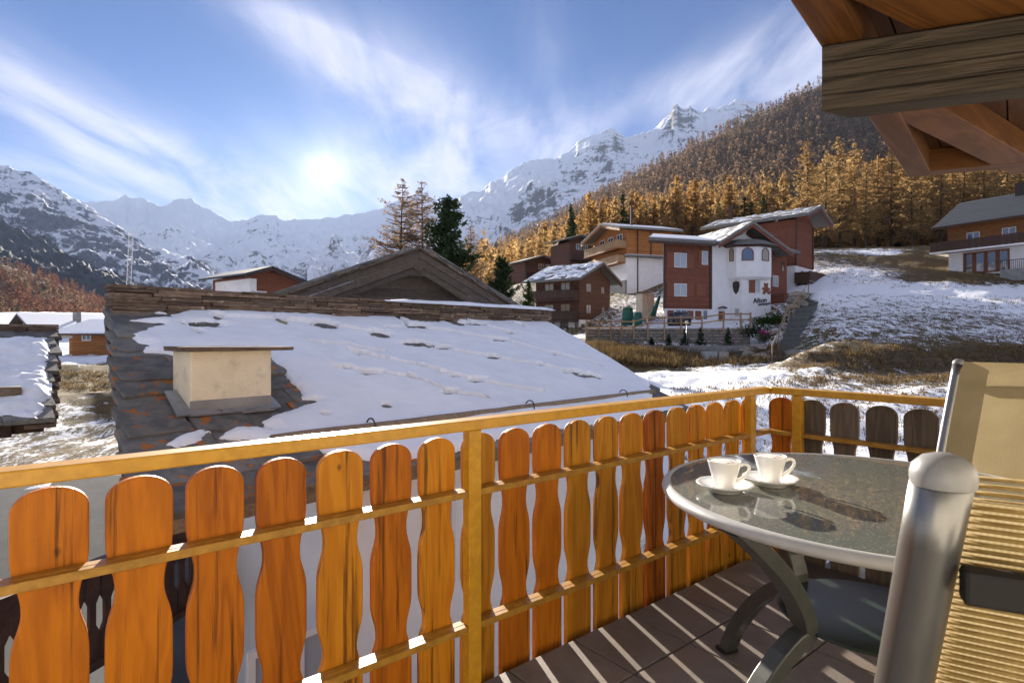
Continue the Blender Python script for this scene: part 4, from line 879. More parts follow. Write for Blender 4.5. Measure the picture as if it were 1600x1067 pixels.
# dark carved balustrade of the barn stair, down in the yard
df=thing('carved_railing','dark brown carved railing in the yard behind the left balcony boards','railing',(0,0,0))
f0=at(-60,965,4.2); f1=at(330,812,7.0); fd=(f1-f0); FL=Vector((fd.x,fd.y,0)).length; fx_=Vector((fd.x,fd.y,0)).normalized(); FM=lambda a,b,c:tuple(f0+fx_*a+Vector((fx_.y,-fx_.x,0))*c+Vector((0,0,b+fd.z*a/FL)))
m=MB(); m.bx(FM,0,FL,-.05,.05,-.06,.06); m.obj('top_rail',M['trim'],df,bevel=.01)
m=MB(); m.bx(FM,0,FL,-.95,-.87,-.05,.05); m.obj('bottom_rail',M['trim'],df,bevel=.01)
k_=0
while k_*.17<FL-.1:
    a=.02+k_*.17; m=MB(); m.prism(FM,[(a,-.87),(a+.15,-.87),(a+.15,-.62),(a+.11,-.55),(a+.11,-.35),(a+.15,-.28),(a+.15,-.05),(a,-.05),(a,-.28),(a+.04,-.35),(a+.04,-.55),(a,-.62)],-.015,.015); m.obj('board',M['trim'],df); k_+=1
f_=0
while f_*2.0<FL+.1:
    m=MB(); m.bx(FM,f_*2.0-.05,f_*2.0+.05,-2.6,.07,-.05,.05); m.obj('post',M['trim'],df); f_+=1
# ---------------------------------------------------------------- chalets on the slope
def chalet_faces(px,py,Y,ang):
    "near corner at a point; ang = direction of the right-hand wall"
    p=at(px,py,Y); u=Vector((math.cos(ang),math.sin(ang),0)); return p,u
def balcony(root,fm,a0,a1,z,depth,h,mb,nb,mat_,slabm=None,top=.07):
    m=MB(); m.bx(fm,a0,a1,z-.16,z,.004,depth); m.obj('balcony_slab',slabm or mat_,root)
    for k in range(nb):
        w_=(a1-a0)/nb; m=MB(); m.bx(fm,a0+w_*k+.012,a0+w_*(k+1)-.012,z+.08,z+h-.06,depth-.06,depth-.03); m.obj('balcony_board',mat_,root)
    m=MB(); m.bx(fm,a0-.04,a1+.04,z+h-top,z+h,depth-.10,depth+.02); m.obj('balcony_rail',mat_,root)
    for a in (a0,a1):
        m=MB(); m.bx(fm,a-.03,a+.03,z+.0,z+h-top-.002,.004,depth-.061); m.obj('balcony_side',mat_,root)
def gable_roof(root,GFm,hw_l,hw_r,z_ap,sl_,front,back,mt,th=.22,fm_edge=None,snow=None,off=0.0,board=None):
    for s,hw in ((-1,hw_l),(1,hw_r)):
        m=MB(); m.prism(GFm,[(off,z_ap),(off+s*hw,z_ap-sl_*hw),(off+s*hw,z_ap-sl_*hw+th),(off,z_ap+th)],-back,front); m.obj('roof',mt,root)
        m=MB(); m.prism(GFm,[(off+s*.01,z_ap-.03),(off+s*hw,z_ap-sl_*hw-.03),(off+s*hw,z_ap-sl_*hw-.30),(off+s*.01,z_ap-.30)],front-.12,front-.03); m.obj('barge_board',board or M['trim'],root)
        if snow and snow[0 if s<0 else 1]:
            n1,n2=70,34; X_=np.zeros((n1,n2,3)); 
            for i in range(n1):
                for j in range(n2):
                    a=off+s*(hw*.02+hw*.97*j/(n2-1)); c=-back+.2+(front+back-.25)*i/(n1-1)
                    t=snow[2]*.015+(fbm(np.array([c*1.6]),np.array([a*2.2+s*9]),5,31)[0]-.5)*.24
                    X_[i,j]=GFm(a,z_ap-sl_*abs(a-off)+th+t,c)
            V,Fq=gridmesh(X_[...,0],X_[...,1],X_[...,2]); link('roof_snow',meshnp('roof_snow',V,Fq,True),M['snow'],root)

# --- dark balcony chalet
t=thing('dark_chalet','dark brown chalet with two balconies left of the terrace wall','chalet',(0,0,0))
p,u=chalet_faces(905,527,62,math.atan2(.807,.59)); nR=Vector((u.y,-u.x,0)); lw=Vector((-nR.x,-nR.y,0))  # left wall runs away along -nR
GR=fmap((p.x,p.y,p.z),u,nR); LF=fmap(p-nR*5.6,nR,-u); 
WG=7.3; zc_=6.65; sl_=.42
m=MB(); m.prism(GR,[(0,1.9),(WG,1.9),(WG,zc_),(WG/2,zc_+sl_*WG/2),(0,zc_)],-5.6,0); m.obj('timber_wall',M['wood_dk'],t)
m=MB(); m.bx(GR,.03,WG-.03,-1,1.897,-5.57,-.03); m.obj('stone_base',M['masonry_m'] if 'masonry_m' in M else M['concrete'],t)
m=MB(); m.bx(GR,-.03,WG*.9,1.45,1.9,-.03,.05); m.obj('plaster_band',M['white_wall'],t)
m=MB(); m.bx(GR,-.04,.35,-1,1.9,-.05,.04); m.obj('corner_pier',M['white_wall'],t)
for x,z,w_,h in ((1.5,5.0,1.1,.95),(5.0,5.0,.8,.8),(1.5,2.6,1.1,1.0),(5.2,2.5,.7,1.0)): win(t,GR,x,z,w_,h,M['wframe_br'],M['pane_pale'])
for x,z in ((1.2,4.45),(3.3,4.45),(1.2,2.05),(3.3,2.05)): win(t,LF,x,z,1.2,1.6,M['wframe_br'],M['pane_warm'],mull=1)
balcony(t,LF,-.2,5.5,4.1,1.2,1.0,0,14,M['trim']); balcony(t,LF,.2,5.5,1.8,1.2,1.0,0,14,M['trim'])
for x in (.6,2.6,4.4): 
    m=MB(); m.bx(LF,x,x+.7,-1,1.85,.02,.25); m.obj('pier',M['white_wall'],t)
gable_roof(t,GR,WG/2+1.6,WG/2+1.1,zc_+sl_*WG/2+.02,sl_,1.1,6.4,M['stone'],.22,snow=(1,1,1.4),off=WG/2)
# --- honey coloured chalet above
t=thing('honey_chalet','honey coloured chalet on a white base above the dark chalet','chalet',(0,0,0))
p,u=chalet_faces(980,450,75,math.atan2(.296,.955)); nR=Vector((u.y,-u.x,0)); GRt=fmap(p,u,nR); lwv=-nR
LG=fmap(p-nR*10.2,nR,-u)  # gable side, a from far to near corner
WR=7.0; z1=4.0; z2=7.6
m=MB(); m.prism(LG,[(0,z1),(10.2,z1),(10.2,7.6),(5.6,8.85),(0,7.3)],-WR,0); m.obj('timber_wall',M['wood_or'],t)
m=MB(); m.bx(LG,.1,10.35,-1.5,z1-.003,-WR-.6,.15); m.obj('white_base',M['white_wall'],t)
m=MB(); m.bx(LG,4,10.4,-1.5,1.0,.15,.4); m.obj('stone_plinth',M['concrete'],t)
m=MB(); m.bx(GRt,-.4,WR+1,z1-.02,z1+.22,.003,1.0); m.obj('lower_roof',M['stone'],t)
m=MB(); m.bx(GRt,-.35,WR+.9,z1+.222,z1+.30,.05,.9); m.obj('lower_roof_snow',M['snow'],t)
win(t,GRt,2.6,2.3,1.5,.8,M['trim'],M['pane'])
m=MB(); m.bx(GRt,1.35,1.47,-1,z2,.17,.28); m.obj('downpipe',M['trim'],t)
m=MB(); m.bx(GRt,3.4,3.55,z1,z2,.004,.1); m.obj('corner_post',M['trim'],t)
balcony(t,LG,-.5,10.0,z1+1.35,1.3,.95,0,18,M['fence'],M['wood_or']); balcony(t,LG,4.8,10.0,z1-.6,1.3,.95,0,9,M['fence'],M['wood_or'])
for x in (2.2,4.8,7.4): win(t,LG,x,z1+1.5,1.5,1.8,M['wframe'],M['pane'],mull=1)
for x in (5.6,8.2): win(t,LG,x,z1-2.6,1.0,1.1,M['wframe'],M['pane'])
for s_,hw in ((1,5.4),(-1,6.6)):
    m=MB(); zz=8.92; k=.25
    m.prism(LG,[(5.6,zz),(5.6+s_*hw,zz-k*hw),(5.6+s_*hw,zz-k*hw+.28),(5.6,zz+.28)],-WR-.9,1.6); m.obj('roof',M['stone'],t)
    m=MB(); m.prism(LG,[(5.6+s_*.02,zz-.02),(5.6+s_*hw,zz-k*hw-.02),(5.6+s_*hw,zz-k*hw-.32),(5.6+s_*.02,zz-.32)],1.45,1.56); m.obj('barge_board',M['wood_or'],t)
m=MB(); zz=8.92+.285; m.prism(LG,[(5.7,zz-.02),(10.9,zz-.25*5.3),(10.9,zz-.25*5.3+.05),(5.7,zz+.05)],-WR-.8,1.4); m.obj('roof_snow',M['snow'],t)
m=MB(); m.bx(LG,7.4,7.65,z2+1,z2+3.6,-2.2,-1.95); m.obj('chimney_pipe',M['trim'],t)
# --- two further dark chalets
for (px,py,Y,W_,D_,zz,lb) in ((905,412,104,4.2,6,3.7,'small dark brown chalet half hidden behind the honey coloured one'),(846,440,112,7.5,6,3.6,'dark low gabled chalet peeping out behind the dark balcony chalet')):
    t=thing('brown_chalet',lb,'chalet',(0,0,0)); p=at(px,py,Y); u=Vector((.85,.5,0)).normalized(); n_=Vector((u.y,-u.x,0)); f_=fmap(p,u,n_)
    m=MB(); m.prism(f_,[(-W_/2,-2),(W_/2,-2),(W_/2,zz),(0,zz+1.2),(-W_/2,zz)],-D_,0); m.obj('wall',M['wood_dk'],t)
    gable_roof(t,f_,W_/2+.9,W_/2+.9,zz+1.25,.30,1.0,D_+.6,M['stone'],.25)
    win(t,f_,-.7,zz-1.2,1.2,1.0,M['wframe'],M['pane']); win(t,f_,1.0,zz-1.2,.9,1.0,M['wframe'],M['pane'])
    balcony(t,f_,-W_/2-.3,W_/2,.6,1.0,.9,0,8,M['trim'])
# --- main white and brown house with the bay tower
t=thing('tower_house','white and brown house with an octagonal bay tower beside the long steps','house',(0,0,0))
p0=at(1037,505,49); ua=R(17); u=Vector((math.cos(ua),math.sin(ua),0)); n_=Vector((u.y,-u.x,0)); AF=fmap(p0,u,n_); AB=fmap(p0,u,Vector((-.262,-.965,0)))
k16=16.0
def ax_(px): return (px-1037)/k16
def az_(py): return (505-py)/18.2
m=MB(); m.bx(AB,-.05,4.75,az_(482),az_(372),-7,0); m.obj('timber_wall',M['wood_br'],t)
m=MB(); m.bx(AB,.05,4.72,-1.5,az_(482)-.003,-6.9,-.05); m.obj('white_base',M['white_wall'],t)
m=MB(); m.bx(AF,4.55,4.78,az_(482),az_(374),.003,.06); m.obj('corner_board',M['trim'],t)
m=MB(); m.bx(AF,-.06,.16,az_(482),az_(374),.003,.06); m.obj('corner_board',M['trim'],t)
win(t,AF,ax_(1053),az_(418),1.25,1.25,M['wframe'],M['pane_pale'],sh=2); win(t,AF,ax_(1053),az_(463),1.25,1.1,M['wframe'],M['pane_pale'],sh=2)
win(t,AF,ax_(1097),az_(412),.62,1.2,M['wframe'],M['pane_pale'],mull=0,sh=-1)
for a in (1088,): 
    q=MB(); q.bx(AF,ax_(a),ax_(a)+.95,az_(462),az_(443),.004,.05); q.obj('shutter',M['shutter'],t)
BFm=lambda a,b,c:AF(a,b,c-.05)
win(t,BFm,ax_(1055),az_(499),1.15,.85,M['wframe'],M['pane_blue']); win(t,BFm,ax_(1099),az_(499),.5,.85,M['wframe'],M['pane_blue'],mull=0)
for a in (1043,1074,1087):
    q=MB(); q.bx(BFm,ax_(a),ax_(a)+.62,az_(499),az_(485),.004,.05); q.obj('shutter',M['shutter'],t)
# shed roof over the brown part
SRm=lambda a,b,c: AB(a,az_(377)+b-.20*c,c)
m=MB(); m.bx(SRm,-1.4,5.1,.0,.25,-8,1.2); m.obj('roof',M['stone'],t)
m=MB(); m.bx(SRm,-1.4,5.05,-.22,-.003,1.02,1.18); m.obj('fascia',M['trim'],t)
m=MB(); m.bx(SRm,-1.2,4.9,.252,.33,-7.5,.9); m.obj('roof_snow',M['snow'],t)
# white gabled part
xl,xr=4.75,11.05; xm=ax_(1166); za=az_(347)
m=MB(); m.prism(AF,[(xl,-1.5),(xr,-1.5),(xr,az_(378)),(xm,za-.2),(xl,az_(378))],-7,-.02); m.obj('white_wall',M['white_wall'],t)
gable_roof(t,AF,xm-xl+.15,ax_(1236)-xm,za,(az_(382)-za)/-(xm-ax_(1112)),1.3,7.5,M['stone'],.25,off=xm,snow=(1,1,1.0),board=M['wood_br'])
for s_ in (-1,1):
    m=MB(); m.prism(AF,[(xm+s_*.3,za-.5),(xm+s_*2.6,za-1.6),(xm+s_*2.6,za-1.85),(xm+s_*.3,za-.75)],.05,.35); m.obj('tie_beam',M['trim'],t)
# bay tower
bc=ax_(1171)
UP=[(-2.0,0),(-1.75,-.9),(-.05,-1.7),(1.55,-1.35),(1.95,0)]; LO=[(-1.6,0),(-1.25,-.95),(1.65,-1.15),(1.75,0)]
def plan(poly,z0,z1,name,mt,s0=1,s1=1):
    mb=MB(); k=len(poly)
    for z,s in ((z0,s0),(z1,s1)):
        for a,c in poly: mb.v.append(tuple(AF(bc+a*s,z,-c*s)))
    mb.f=[tuple(range(k))[::-1],tuple(range(k,2*k))]+[(i,(i+1)%k,k+(i+1)%k,k+i) for i in range(k)]
    return mb.obj(name,mt,t)
plan(LO,-1.5,az_(434),'tower_wall',M['white_wall'])
plan(UP,az_(431),az_(380),'bay_wall',M['white_wall']); plan(UP,az_(435),az_(431),'bay_corbel',M['white_wall'],.88,1.0)
plan(UP,az_(381),az_(371),'bay_roof',M['stone'],1.28,.75); plan(UP,az_(384),az_(381),'bay_eave',M['trim'],1.10,1.24)
def face_of(poly,i,z):
    A=Vector(AF(bc+poly[i][0],0,-poly[i][1])); B=Vector(AF(bc+poly[i+1][0],0,-poly[i+1][1])); x=(B-A); L=x.length; x.normalize(); return fmap(Vector((A.x,A.y,p0.z)),x,Vector((x.y,-x.x,0))),L
for i,(pn,wd) in enumerate(((M['pane_warm'],.45),(M['pane_blue'],1.0),(M['pane_warm'],.95),(M['pane'],.5))):
    f_,L=face_of(UP,i,0); win(t,f_,L/2-wd/2,az_(406),wd,az_(385)-az_(406),M['wframe_br'],pn,arch=True,fw=.07)
f_,L=face_of(LO,1,0)
win(t,f_,1.35,az_(456),.5,1.1,M['wframe'],M['pane_pale'],mull=0); q=MB(); q.bx(f_,.72,1.33,az_(456),az_(436),.004,.05); q.obj('shutter',M['shutter'],t)
xd=Vector(f_(1,0,0))-Vector(f_(0,0,0)); nd=Vector(f_(0,0,1))-Vector(f_(0,0,0))
text('lettering','Afton',f_(1.12,az_(472.5),.03),xd,nd,.60,M['ink'],.02,t,.12,R(5)); text('lettering','wantopel',f_(1.62,az_(476.5),.03),xd,nd,.33,M['ink'],.02,t,.12,R(7))
# carved bear plaque, wall crest
q=MB()
for (cx_,cy_,r_) in ((0,.42,.20),(-.15,.60,.08),(.15,.60,.08),(0,.08,.27),(-.28,.16,.12),(.28,.12,.12),(-.2,-.2,.14),(.28,-.2,.15),(.40,-.12,.10)):
    q.prism(lambda a,b,c:f_(2.42+a,az_(452)+b,c),[(cx_+r_*math.cos(k*.63),cy_+r_*math.sin(k*.63)) for k in range(10)],.004,.05+.02*r_)
q.obj('carved_bear',M['shutter'],t)
f2,L2=face_of(LO,0,0)
q=MB(); q.prism(lambda a,b,c:f2(L2*.5+a,az_(447)+b,c),[(-.3,.45),(-.33,.1),(-.22,-.35),(0,-.62),(.22,-.35),(.33,.1),(.3,.45),(0,.55)],.004,.06); q.obj('wall_crest',M['ink'],t)
win(t,f2,L2*.35,az_(494),.5,.75,M['wframe'],M['pane_pale'],mull=0)
dr=MB(); dr.bx(AF,ax_(1125),ax_(1134.5),az_(510),az_(485.5),-.015,.06); dr=dr.obj('door',M['shutter'],t)
q=MB(); q.bx(AF,ax_(1132.5),ax_(1133.5),az_(499),az_(497),.06,.12); q.obj('handle',M['metal'],dr)
q=MB(); q.prism(AF,[(ax_(1124),az_(481)),(ax_(1130),az_(479)),(ax_(1136),az_(481)),(ax_(1136),az_(479.5)),(ax_(1130),az_(477.3)),(ax_(1124),az_(479.5))],-.015,.3); q.obj('door_hood',M['ink'],t)
# right wing, receding
wp=Vector(AF(xr,0,-.1)); wu=Vector((.75,.66,0)).normalized(); wn=Vector((wu.y,-wu.x,0)); WFm=fmap(wp,wu,wn)
wW=(1240-1213)/ (900/52*(.42-.46*.907)+1e-6) if False else 3.5
m=MB(); m.prism(WFm,[(0,az_(486)),(wW,az_(486)),(wW,az_(385)),(0,az_(380))],-3,0); m.obj('wing_wall',M['wood_br'],t)
m=MB(); m.bx(WFm,-.3,wW+.9,az_(383),az_(379),-3.2,.9); m.obj('wing_roof',M['stone'],t)
m=MB(); m.bx(WFm,.2,wW+.7,az_(379)+.002,az_(378)+.03,-3.0,.7); m.obj('wing_snow',M['snow'],t)
win(t,WFm,.5,az_(442),1.1,1.0,M['wframe'],M['pane_pale']); win(t,WFm,2.3,az_(415),.7,1.0,M['wframe_br'],M['pane'],mull=0)
balcony(t,WFm,.0,wW,az_(482),1.3,1.5,0,12,M['wood_br'])
m=MB(); m.bx(WFm,0,wW,-1.5,az_(482)-.16,-2.9,-.3); m.obj('wing_base',M['concrete'],t)
# --- tall brown chalet behind it
t=thing('tall_brown_chalet','tall reddish brown chalet with a long slab roof behind the white tower house','chalet',(0,0,0))
p=at(1243,447,56); fr=Vector((.677,-.737,0)).normalized(); rt=Vector((.70,.715,0)).normalized(); LFm=fmap(p-fr*9,fr,Vector((-fr.y*-1*-1,-fr.x*-1*-1,0)) if False else Vector((fr.y,-fr.x,0))); RTm=fmap(p,rt,Vector((rt.y,-rt.x,0)))
H_=6.6; Wd=5.2
m=MB(); m.prism(RTm,[(0,2.0),(Wd,2.0),(Wd,H_-.1),(Wd*.5,H_+1.1),(0,H_-.1)],-8.2,0); m.obj('timber_wall',M['wood_br'],t)
m=MB(); m.bx(RTm,.03,Wd-.03,-2,1.997,-8.1,-.03); m.obj('white_base',M['white_wall'],t)
gable_roof(t,RTm,Wd/2+1.3,Wd/2+1.1,H_+1.15,.34,1.6,9.2,M['stone'],.28,off=Wd/2,snow=(1,1,-.6),board=M['wood_br'])
for x in (-.05,Wd-.2): 
    m=MB(); m.bx(RTm,x,x+.25,2.0,H_-.2,.003,.08); m.obj('corner_board',M['trim'],t)
for x,z in ((1.6,.9),(3.2,.8)): win(t,RTm,x,z,.6,.7,M['wframe_br'],M['pane'],mull=0)
LQ=fmap(p-fr*11,fr,Vector((-rt.x,-rt.y,0)))
win(t,LQ,8.6,.7,.6,.6,M['wframe_br'],M['pane'],mull=0); win(t,LQ,8.0,4.0,1.1,1.0,M['wframe_br'],M['pane'])
# white deer silhouette fixed on the wall
q=MB(); q.prism(lambda a,b,c:LQ(8.6+a*1.0,5.35+b*1.0,c),[(-.8,.0),(-.6,.0),(-.5,.35),(.1,.35),(.2,0),(.35,0),(.35,.5),(.6,.9),(.85,1.0),(.7,1.15),(.75,1.5),(.6,1.25),(.45,1.2),(.1,.75),(-.6,.7),(-.75,.4)],.01,.06); q.obj('deer_silhouette',M['wframe'],t)
balcony(t,RTm,-.3,Wd+.3,.35,1.4,1.0,0,12,M['trim'])
m=MB(); m.bx(LQ,3.6,3.95,H_-.3,H_+2.7,-1.6,-1.25); m.obj('chimney_pipe',M['trim'],t)
# --- white ground floor house at the right edge
t=thing('glazed_chalet','chalet with dark tiled roof and tall glazed doors right of the meadow','chalet',(0,0,0))
p=at(1482,416,60)-Vector((0,0,1.1)); u=Vector((.5,-.866,0)).normalized(); n_=Vector((-.866,-.5,0)); RFm=fmap(p,u,n_); WW=13
def rx(px): # distance along facade for a pixel column
    r_=(px-800)/F; return (p.x-r_*p.y)/(r_*u.y-u.x)
def rz(py,px): a=rx(px); Y=p.y+u.y*a; return CZ+(527-py)/F*Y-p.z
m=MB(); m.bx(RFm,0,WW,-2,2.35,-7,0); m.obj('white_wall',M['white_wall'],t)
m=MB(); m.bx(RFm,-.1,WW,2.5,5.72,-7,-.1); m.obj('timber_wall',M['wood_mid'],t)
m=MB(); m.bx(RFm,-1.1,WW,2.35,2.5,-6,1.5); m.obj('balcony_slab',M['white_wall'],t)
a=-1.05
while a<WW-.2:
    q=MB(); q.bx(RFm,a,a+.155,2.55,3.4,1.40,1.43); q.obj('balcony_board',M['trim'],t); a+=.17
q=MB(); q.bx(RFm,-1.1,WW,3.42,3.5,1.36,1.47); q.obj('balcony_rail',M['trim'],t)
q=MB(); q.bx(RFm,-1.1,-1.06,2.5,3.5,-.1,1.36); q.obj('balcony_side',M['trim'],t)
a0=rx(1505); a1=rx(1578); wd=(a1-a0)/4
for i in range(4): win(t,RFm,a0+wd*i+.01,.12,wd-.02,2.15,M['wframe_br'],M['pane_blue'] if i else M['pane'],mull=0,fw=.16)
U2=lambda a,b,c:RFm(a,b,c-.1)
for px in (1510,1565): win(t,U2,rx(px),2.55,1.1,1.75,M['wframe'],M['pane_blue'],mull=1)
ROm=lambda a,b,c: RFm(a,5.69+b-.55*c,c)
nrow_=14
for k in range(nrow_):
    c1=1.3-k*.42; q=MB(); q.bx(lambda a,b,c:RFm(a,5.69+b-.55*c+.05*(c-c1+.5),c),-.9,WW+.8,.10,.14,c1-.5,c1); q.obj('roof_course',M['slate_tile'],t)
q=MB(); q.bx(ROm,-.9,WW+.8,-.05,.10,-4.6,1.28); q.obj('roof',M['trim'],t)
q=MB(); q.bx(lambda a,b,c:RFm(a,5.69+b+.55*(c+4.6)+2.53,c),-.9,WW+.8,-.05,.12,-9,-4.6); q.obj('back_roof',M['slate_tile'],t)
q=MB(); q.bx(RFm,rx(1560),rx(1560)+.65,7.3,9.2,-4.4,-3.8); q.obj('chimney',M['ink'],t)
q=MB(); q.prism(RFm,[(-.05,2.5),(-.05,4.7)],0,0) if False else None
a=rx(1575)
rl=thing('terrace_railing','dark metal terrace railing in front of the glazed doors at the right edge','railing',(0,0,0)); 
for k in range(26):
    q=MB(); q.bx(RFm,a+k*.14,a+k*.14+.03,.12,.95,1.6,1.63); q.obj('baluster',M['ink'],rl)
q=MB(); q.bx(RFm,a-.05,a+3.7,.95,1.0,1.58,1.65); q.obj('rail',M['ink'],rl); q=MB(); q.bx(RFm,a-.05,a+3.7,-1.0,.12,1.59,1.64); q.obj('base',M['concrete'],rl)
# --- white and brown house beyond the ridge on the left
t=thing('small_gable_house','house with white side and brown gable beyond the stone ridge','house',(0,0,0))
p=at(391,470,45); u=Vector((.60,.80,0)).normalized(); n_=Vector((u.y,-u.x,0)); f_=fmap(p,u,n_); lw_=fmap(p-n_*6,n_,-u)
m=MB(); m.prism(f_,[(0,-3),(4.6,-3),(4.6,1.75),(1.3,2.55),(0,1.95)],-6,0); m.obj('timber_wall',M['wood_br'],t)
m=MB(); m.bx(lw_,.5,6.02,-3,1.75,-.5,.03); m.obj('white_wall',M['white_wall'],t)
for s_,hw,k in ((-1,2.2,.34),(1,3.9,.30)):
    m=MB(); m.prism(f_,[(1.3,2.62),(1.3+s_*hw,2.62-k*hw),(1.3+s_*hw,2.62-k*hw+.16),(1.3,2.78)],-6.6,1.0); m.obj('roof',M['slate_tile'],t)
    m=MB(); m.prism(f_,[(1.3+.01*s_,2.6),(1.3+s_*hw,2.6-k*hw),(1.3+s_*hw,2.6-k*hw-.16),(1.3+.01*s_,2.44)],.86,.95); m.obj('barge_board',M['trim'],t)
win(t,f_,.05,.05,1.3,.75,M['wframe'],M['pane_pale'],mull=2); win(t,f_,2.6,.1,.7,.7,M['wframe'],M['pane'],mull=0)
# --- small honey timber house and the white roofed house on the left
t=thing('timber_house','small honey coloured timber house with a snowy roof between the two left roofs','house',(0,0,0))
p=at(113,554,40); u=Vector((1,.06,0)).normalized(); n_=Vector((u.y,-u.x,0)); f_=fmap(p,u,n_)
m=MB(); m.bx(f_,0,4.6,-.5,1.52,-5,0); m.obj('timber_wall',M['wood_or'],t)
m=MB(); m.bx(f_,-.62,-.02,-.5,1.15,-3,-.6); m.obj('annex',M['wood_or'],t)
win(t,f_,.65,.95,.62,.60,M['wframe'],M['pane'],mull=1); win(t,f_,2.55,.95,.6,.6,M['wframe'],M['pane'],mull=1)
RS=lambda a,b,c:f_(a,1.52+b-.25*c,c)
m=MB(); m.bx(RS,-.95,5.4,.0,.12,-3.2,.75); m.obj('roof',M['trim'],t); m=MB(); m.bx(RS,-.92,5.4,.121,.24,-3.2,.73); m.obj('roof_snow',M['snow'],t)
t=thing('white_roofed_house','beige house with a low snow covered roof at the far left','house',(0,0,0))
p=at(55,522,52); u=Vector((.75,-.66,0)).normalized(); n_=Vector((u.y,-u.x,0)); f_=fmap(p,u,n_)
m=MB(); m.prism(f_,[(-9,-2),(3,-2),(3,.35),(-3,1.7),(-9,.3)],-8,0); m.obj('wall',M['cream'],t)
for s_,hw in ((-1,7),(1,6.4)):
    m=MB(); m.prism(f_,[(-3,1.75),(-3+s_*hw,1.75-.225*hw),(-3+s_*hw,1.75-.225*hw+.14),(-3,1.89)],-9,.9); m.obj('roof',M['trim'],t)
    m=MB(); m.prism(f_,[(-3+.01*s_,1.892),(-3+s_*hw,1.892-.225*hw),(-3+s_*hw,1.892-.225*hw+.12),(-3+.01*s_,2.01)],-9,.88); m.obj('roof_snow',M['snow'],t)
for a in (.2,1.6): 
    q=MB(); q.bx(f_,a,a+.3,1.0,2.0,-3,-2.7); q.obj('vent_pipe',M['concrete'],t)
# --- lattice mast
t=thing('lattice_mast','slender pale lattice mast rising behind the stone ridge at the left','mast',at(200,470,60)); 
for sx in (-.22,.22):
    q=MB(); q.tube([(sx,0,0),(sx*1.0+.35,0,7.4)],.035,5); q.obj('mast_pole',M['wframe'],t)
q=MB()
for k in range(14): z=.5*k+.2; o=.35*z/7.4; q.tube([(-.22+o,0,z),(.22+o,0,z+.25)],.014,4); q.tube([(.22+o,0,z+.25),(-.22+o,0,z+.5)],.014,4)
q.obj('lattice',M['wframe'],t,kind=None)
# ---------------------------------------------------------------- terrace wall, fences, steps and small things on the slope
t=thing('terrace_wall','long rough stone terrace wall below the white tower house','wall',(0,0,0))
w0=at(915,540,45); w1=at(1173,540,43.5); fdv=Vector((w1.x-w0.x,w1.y-w0.y,0)); WLn=fdv.length; fdv.normalize(); TN=Vector((fdv.y,-fdv.x,0)); TW=fmap((w0.x,w0.y,0),fdv,TN)
rs4=random.Random(3); zt0=CZ+(527-513)/F*45; zt1=CZ+(527-509)/F*43.5
zb=zt0-1.55; row=0
m=MB(); m.bx(TW,0,WLn,zb-1.2,zt0-.1,-.8,-.12); m.obj('core',M['concrete'],t)
stn=[mat('wall_stone%d'%i,c1,c2,scale=5,rough=.95,bump=.5,bscale=14) for i,(c1,c2) in enumerate((((.32,.27,.21),(.22,.19,.155)),((.38,.32,.24),(.27,.22,.17)),((.26,.235,.20),(.18,.165,.15))))]
stuff=[MB(),MB(),MB()]
nst=0
while zb+row*.22<zt0-.05:
    a=rs4.uniform(-.3,0); z=zb+row*.22
    while a<WLn:
        w_=rs4.uniform(.35,.8); aa0=max(a,0); aa1=min(a+w_,WLn)-.02
        if aa1-aa0>.08:
            if nst<280: q=MB(); q.bx(TW,aa0,aa1,z+rs4.uniform(0,.02),z+.20,-.25,rs4.uniform(-.02,.06)); q.obj('stone',stn[rs4.randrange(3)],t,bevel=.025,seg=1); nst+=1
        a+=w_
    row+=1
m=MB(); m.bx(TW,0,WLn,zt0+.002,zt0+.07,-.7,-.05); m.obj('wall_snow',M['snow'],t)
t=thing('kerb_wall','low grey concrete kerb wall under the little spruces','wall',(0,0,0)); w2=at(985,546,40.6); w3=at(1178,545,40.2); d3=Vector((w3.x-w2.x,w3.y-w2.y,0)); L3=d3.length; d3.normalize(); KW=fmap((w2.x,w2.y,0),d3,Vector((d3.y,-d3.x,0))); m=MB(); m.bx(KW,0,L3,-1.4,w2.z+.28,-.3,0); m.obj('wall',M['concrete'],t,bevel=.02)
t=thing('terrace_fence','pale post and rail fence running along the top of the terrace wall','fence',(0,0,0))
pxs=[916,936,955,972,992,1014,1040,1066,1098,1131,1157,1173]
prev=None
for i,px in enumerate(pxs):
    a=WLn*(px-915)/258.0; a=min(max(a,.05),WLn-.05); z0=zt0-.9 if px<1060 else zt0-.3; ztp=CZ+(527-(500 if px<1000 else 494 if px<1100 else 489))/F*44.3
    q=MB(); q.bx(TW,a-.06,a+.06,z0,ztp,.07,.19); q.obj('post',M['fence'],t,bevel=.01)
    if prev:
        for dzr in (.12,.55):
            q=MB(); q.beam(TW(prev[0],prev[1]-dzr,.22),TW(a,ztp-dzr,.22),.05,.10); q.obj('rail',M['fence'],t)
    prev=(a,ztp)
# lamp post
p=at(1073,541,41); t=thing('lamp_post','thin grey lamp post standing among the little spruces','lamp post',p)
q=MB(); q.tube([(0,0,-.4),(0,0,1.55)],.035,8); q.obj('pole',M['metal'],t,smooth=True); q=MB(); q.lathe([(0,1.55),(.10,1.56),(.13,1.68),(.09,1.80),(0,1.82)],12); q.obj('lamp_head',M['cream'],t,smooth=True)
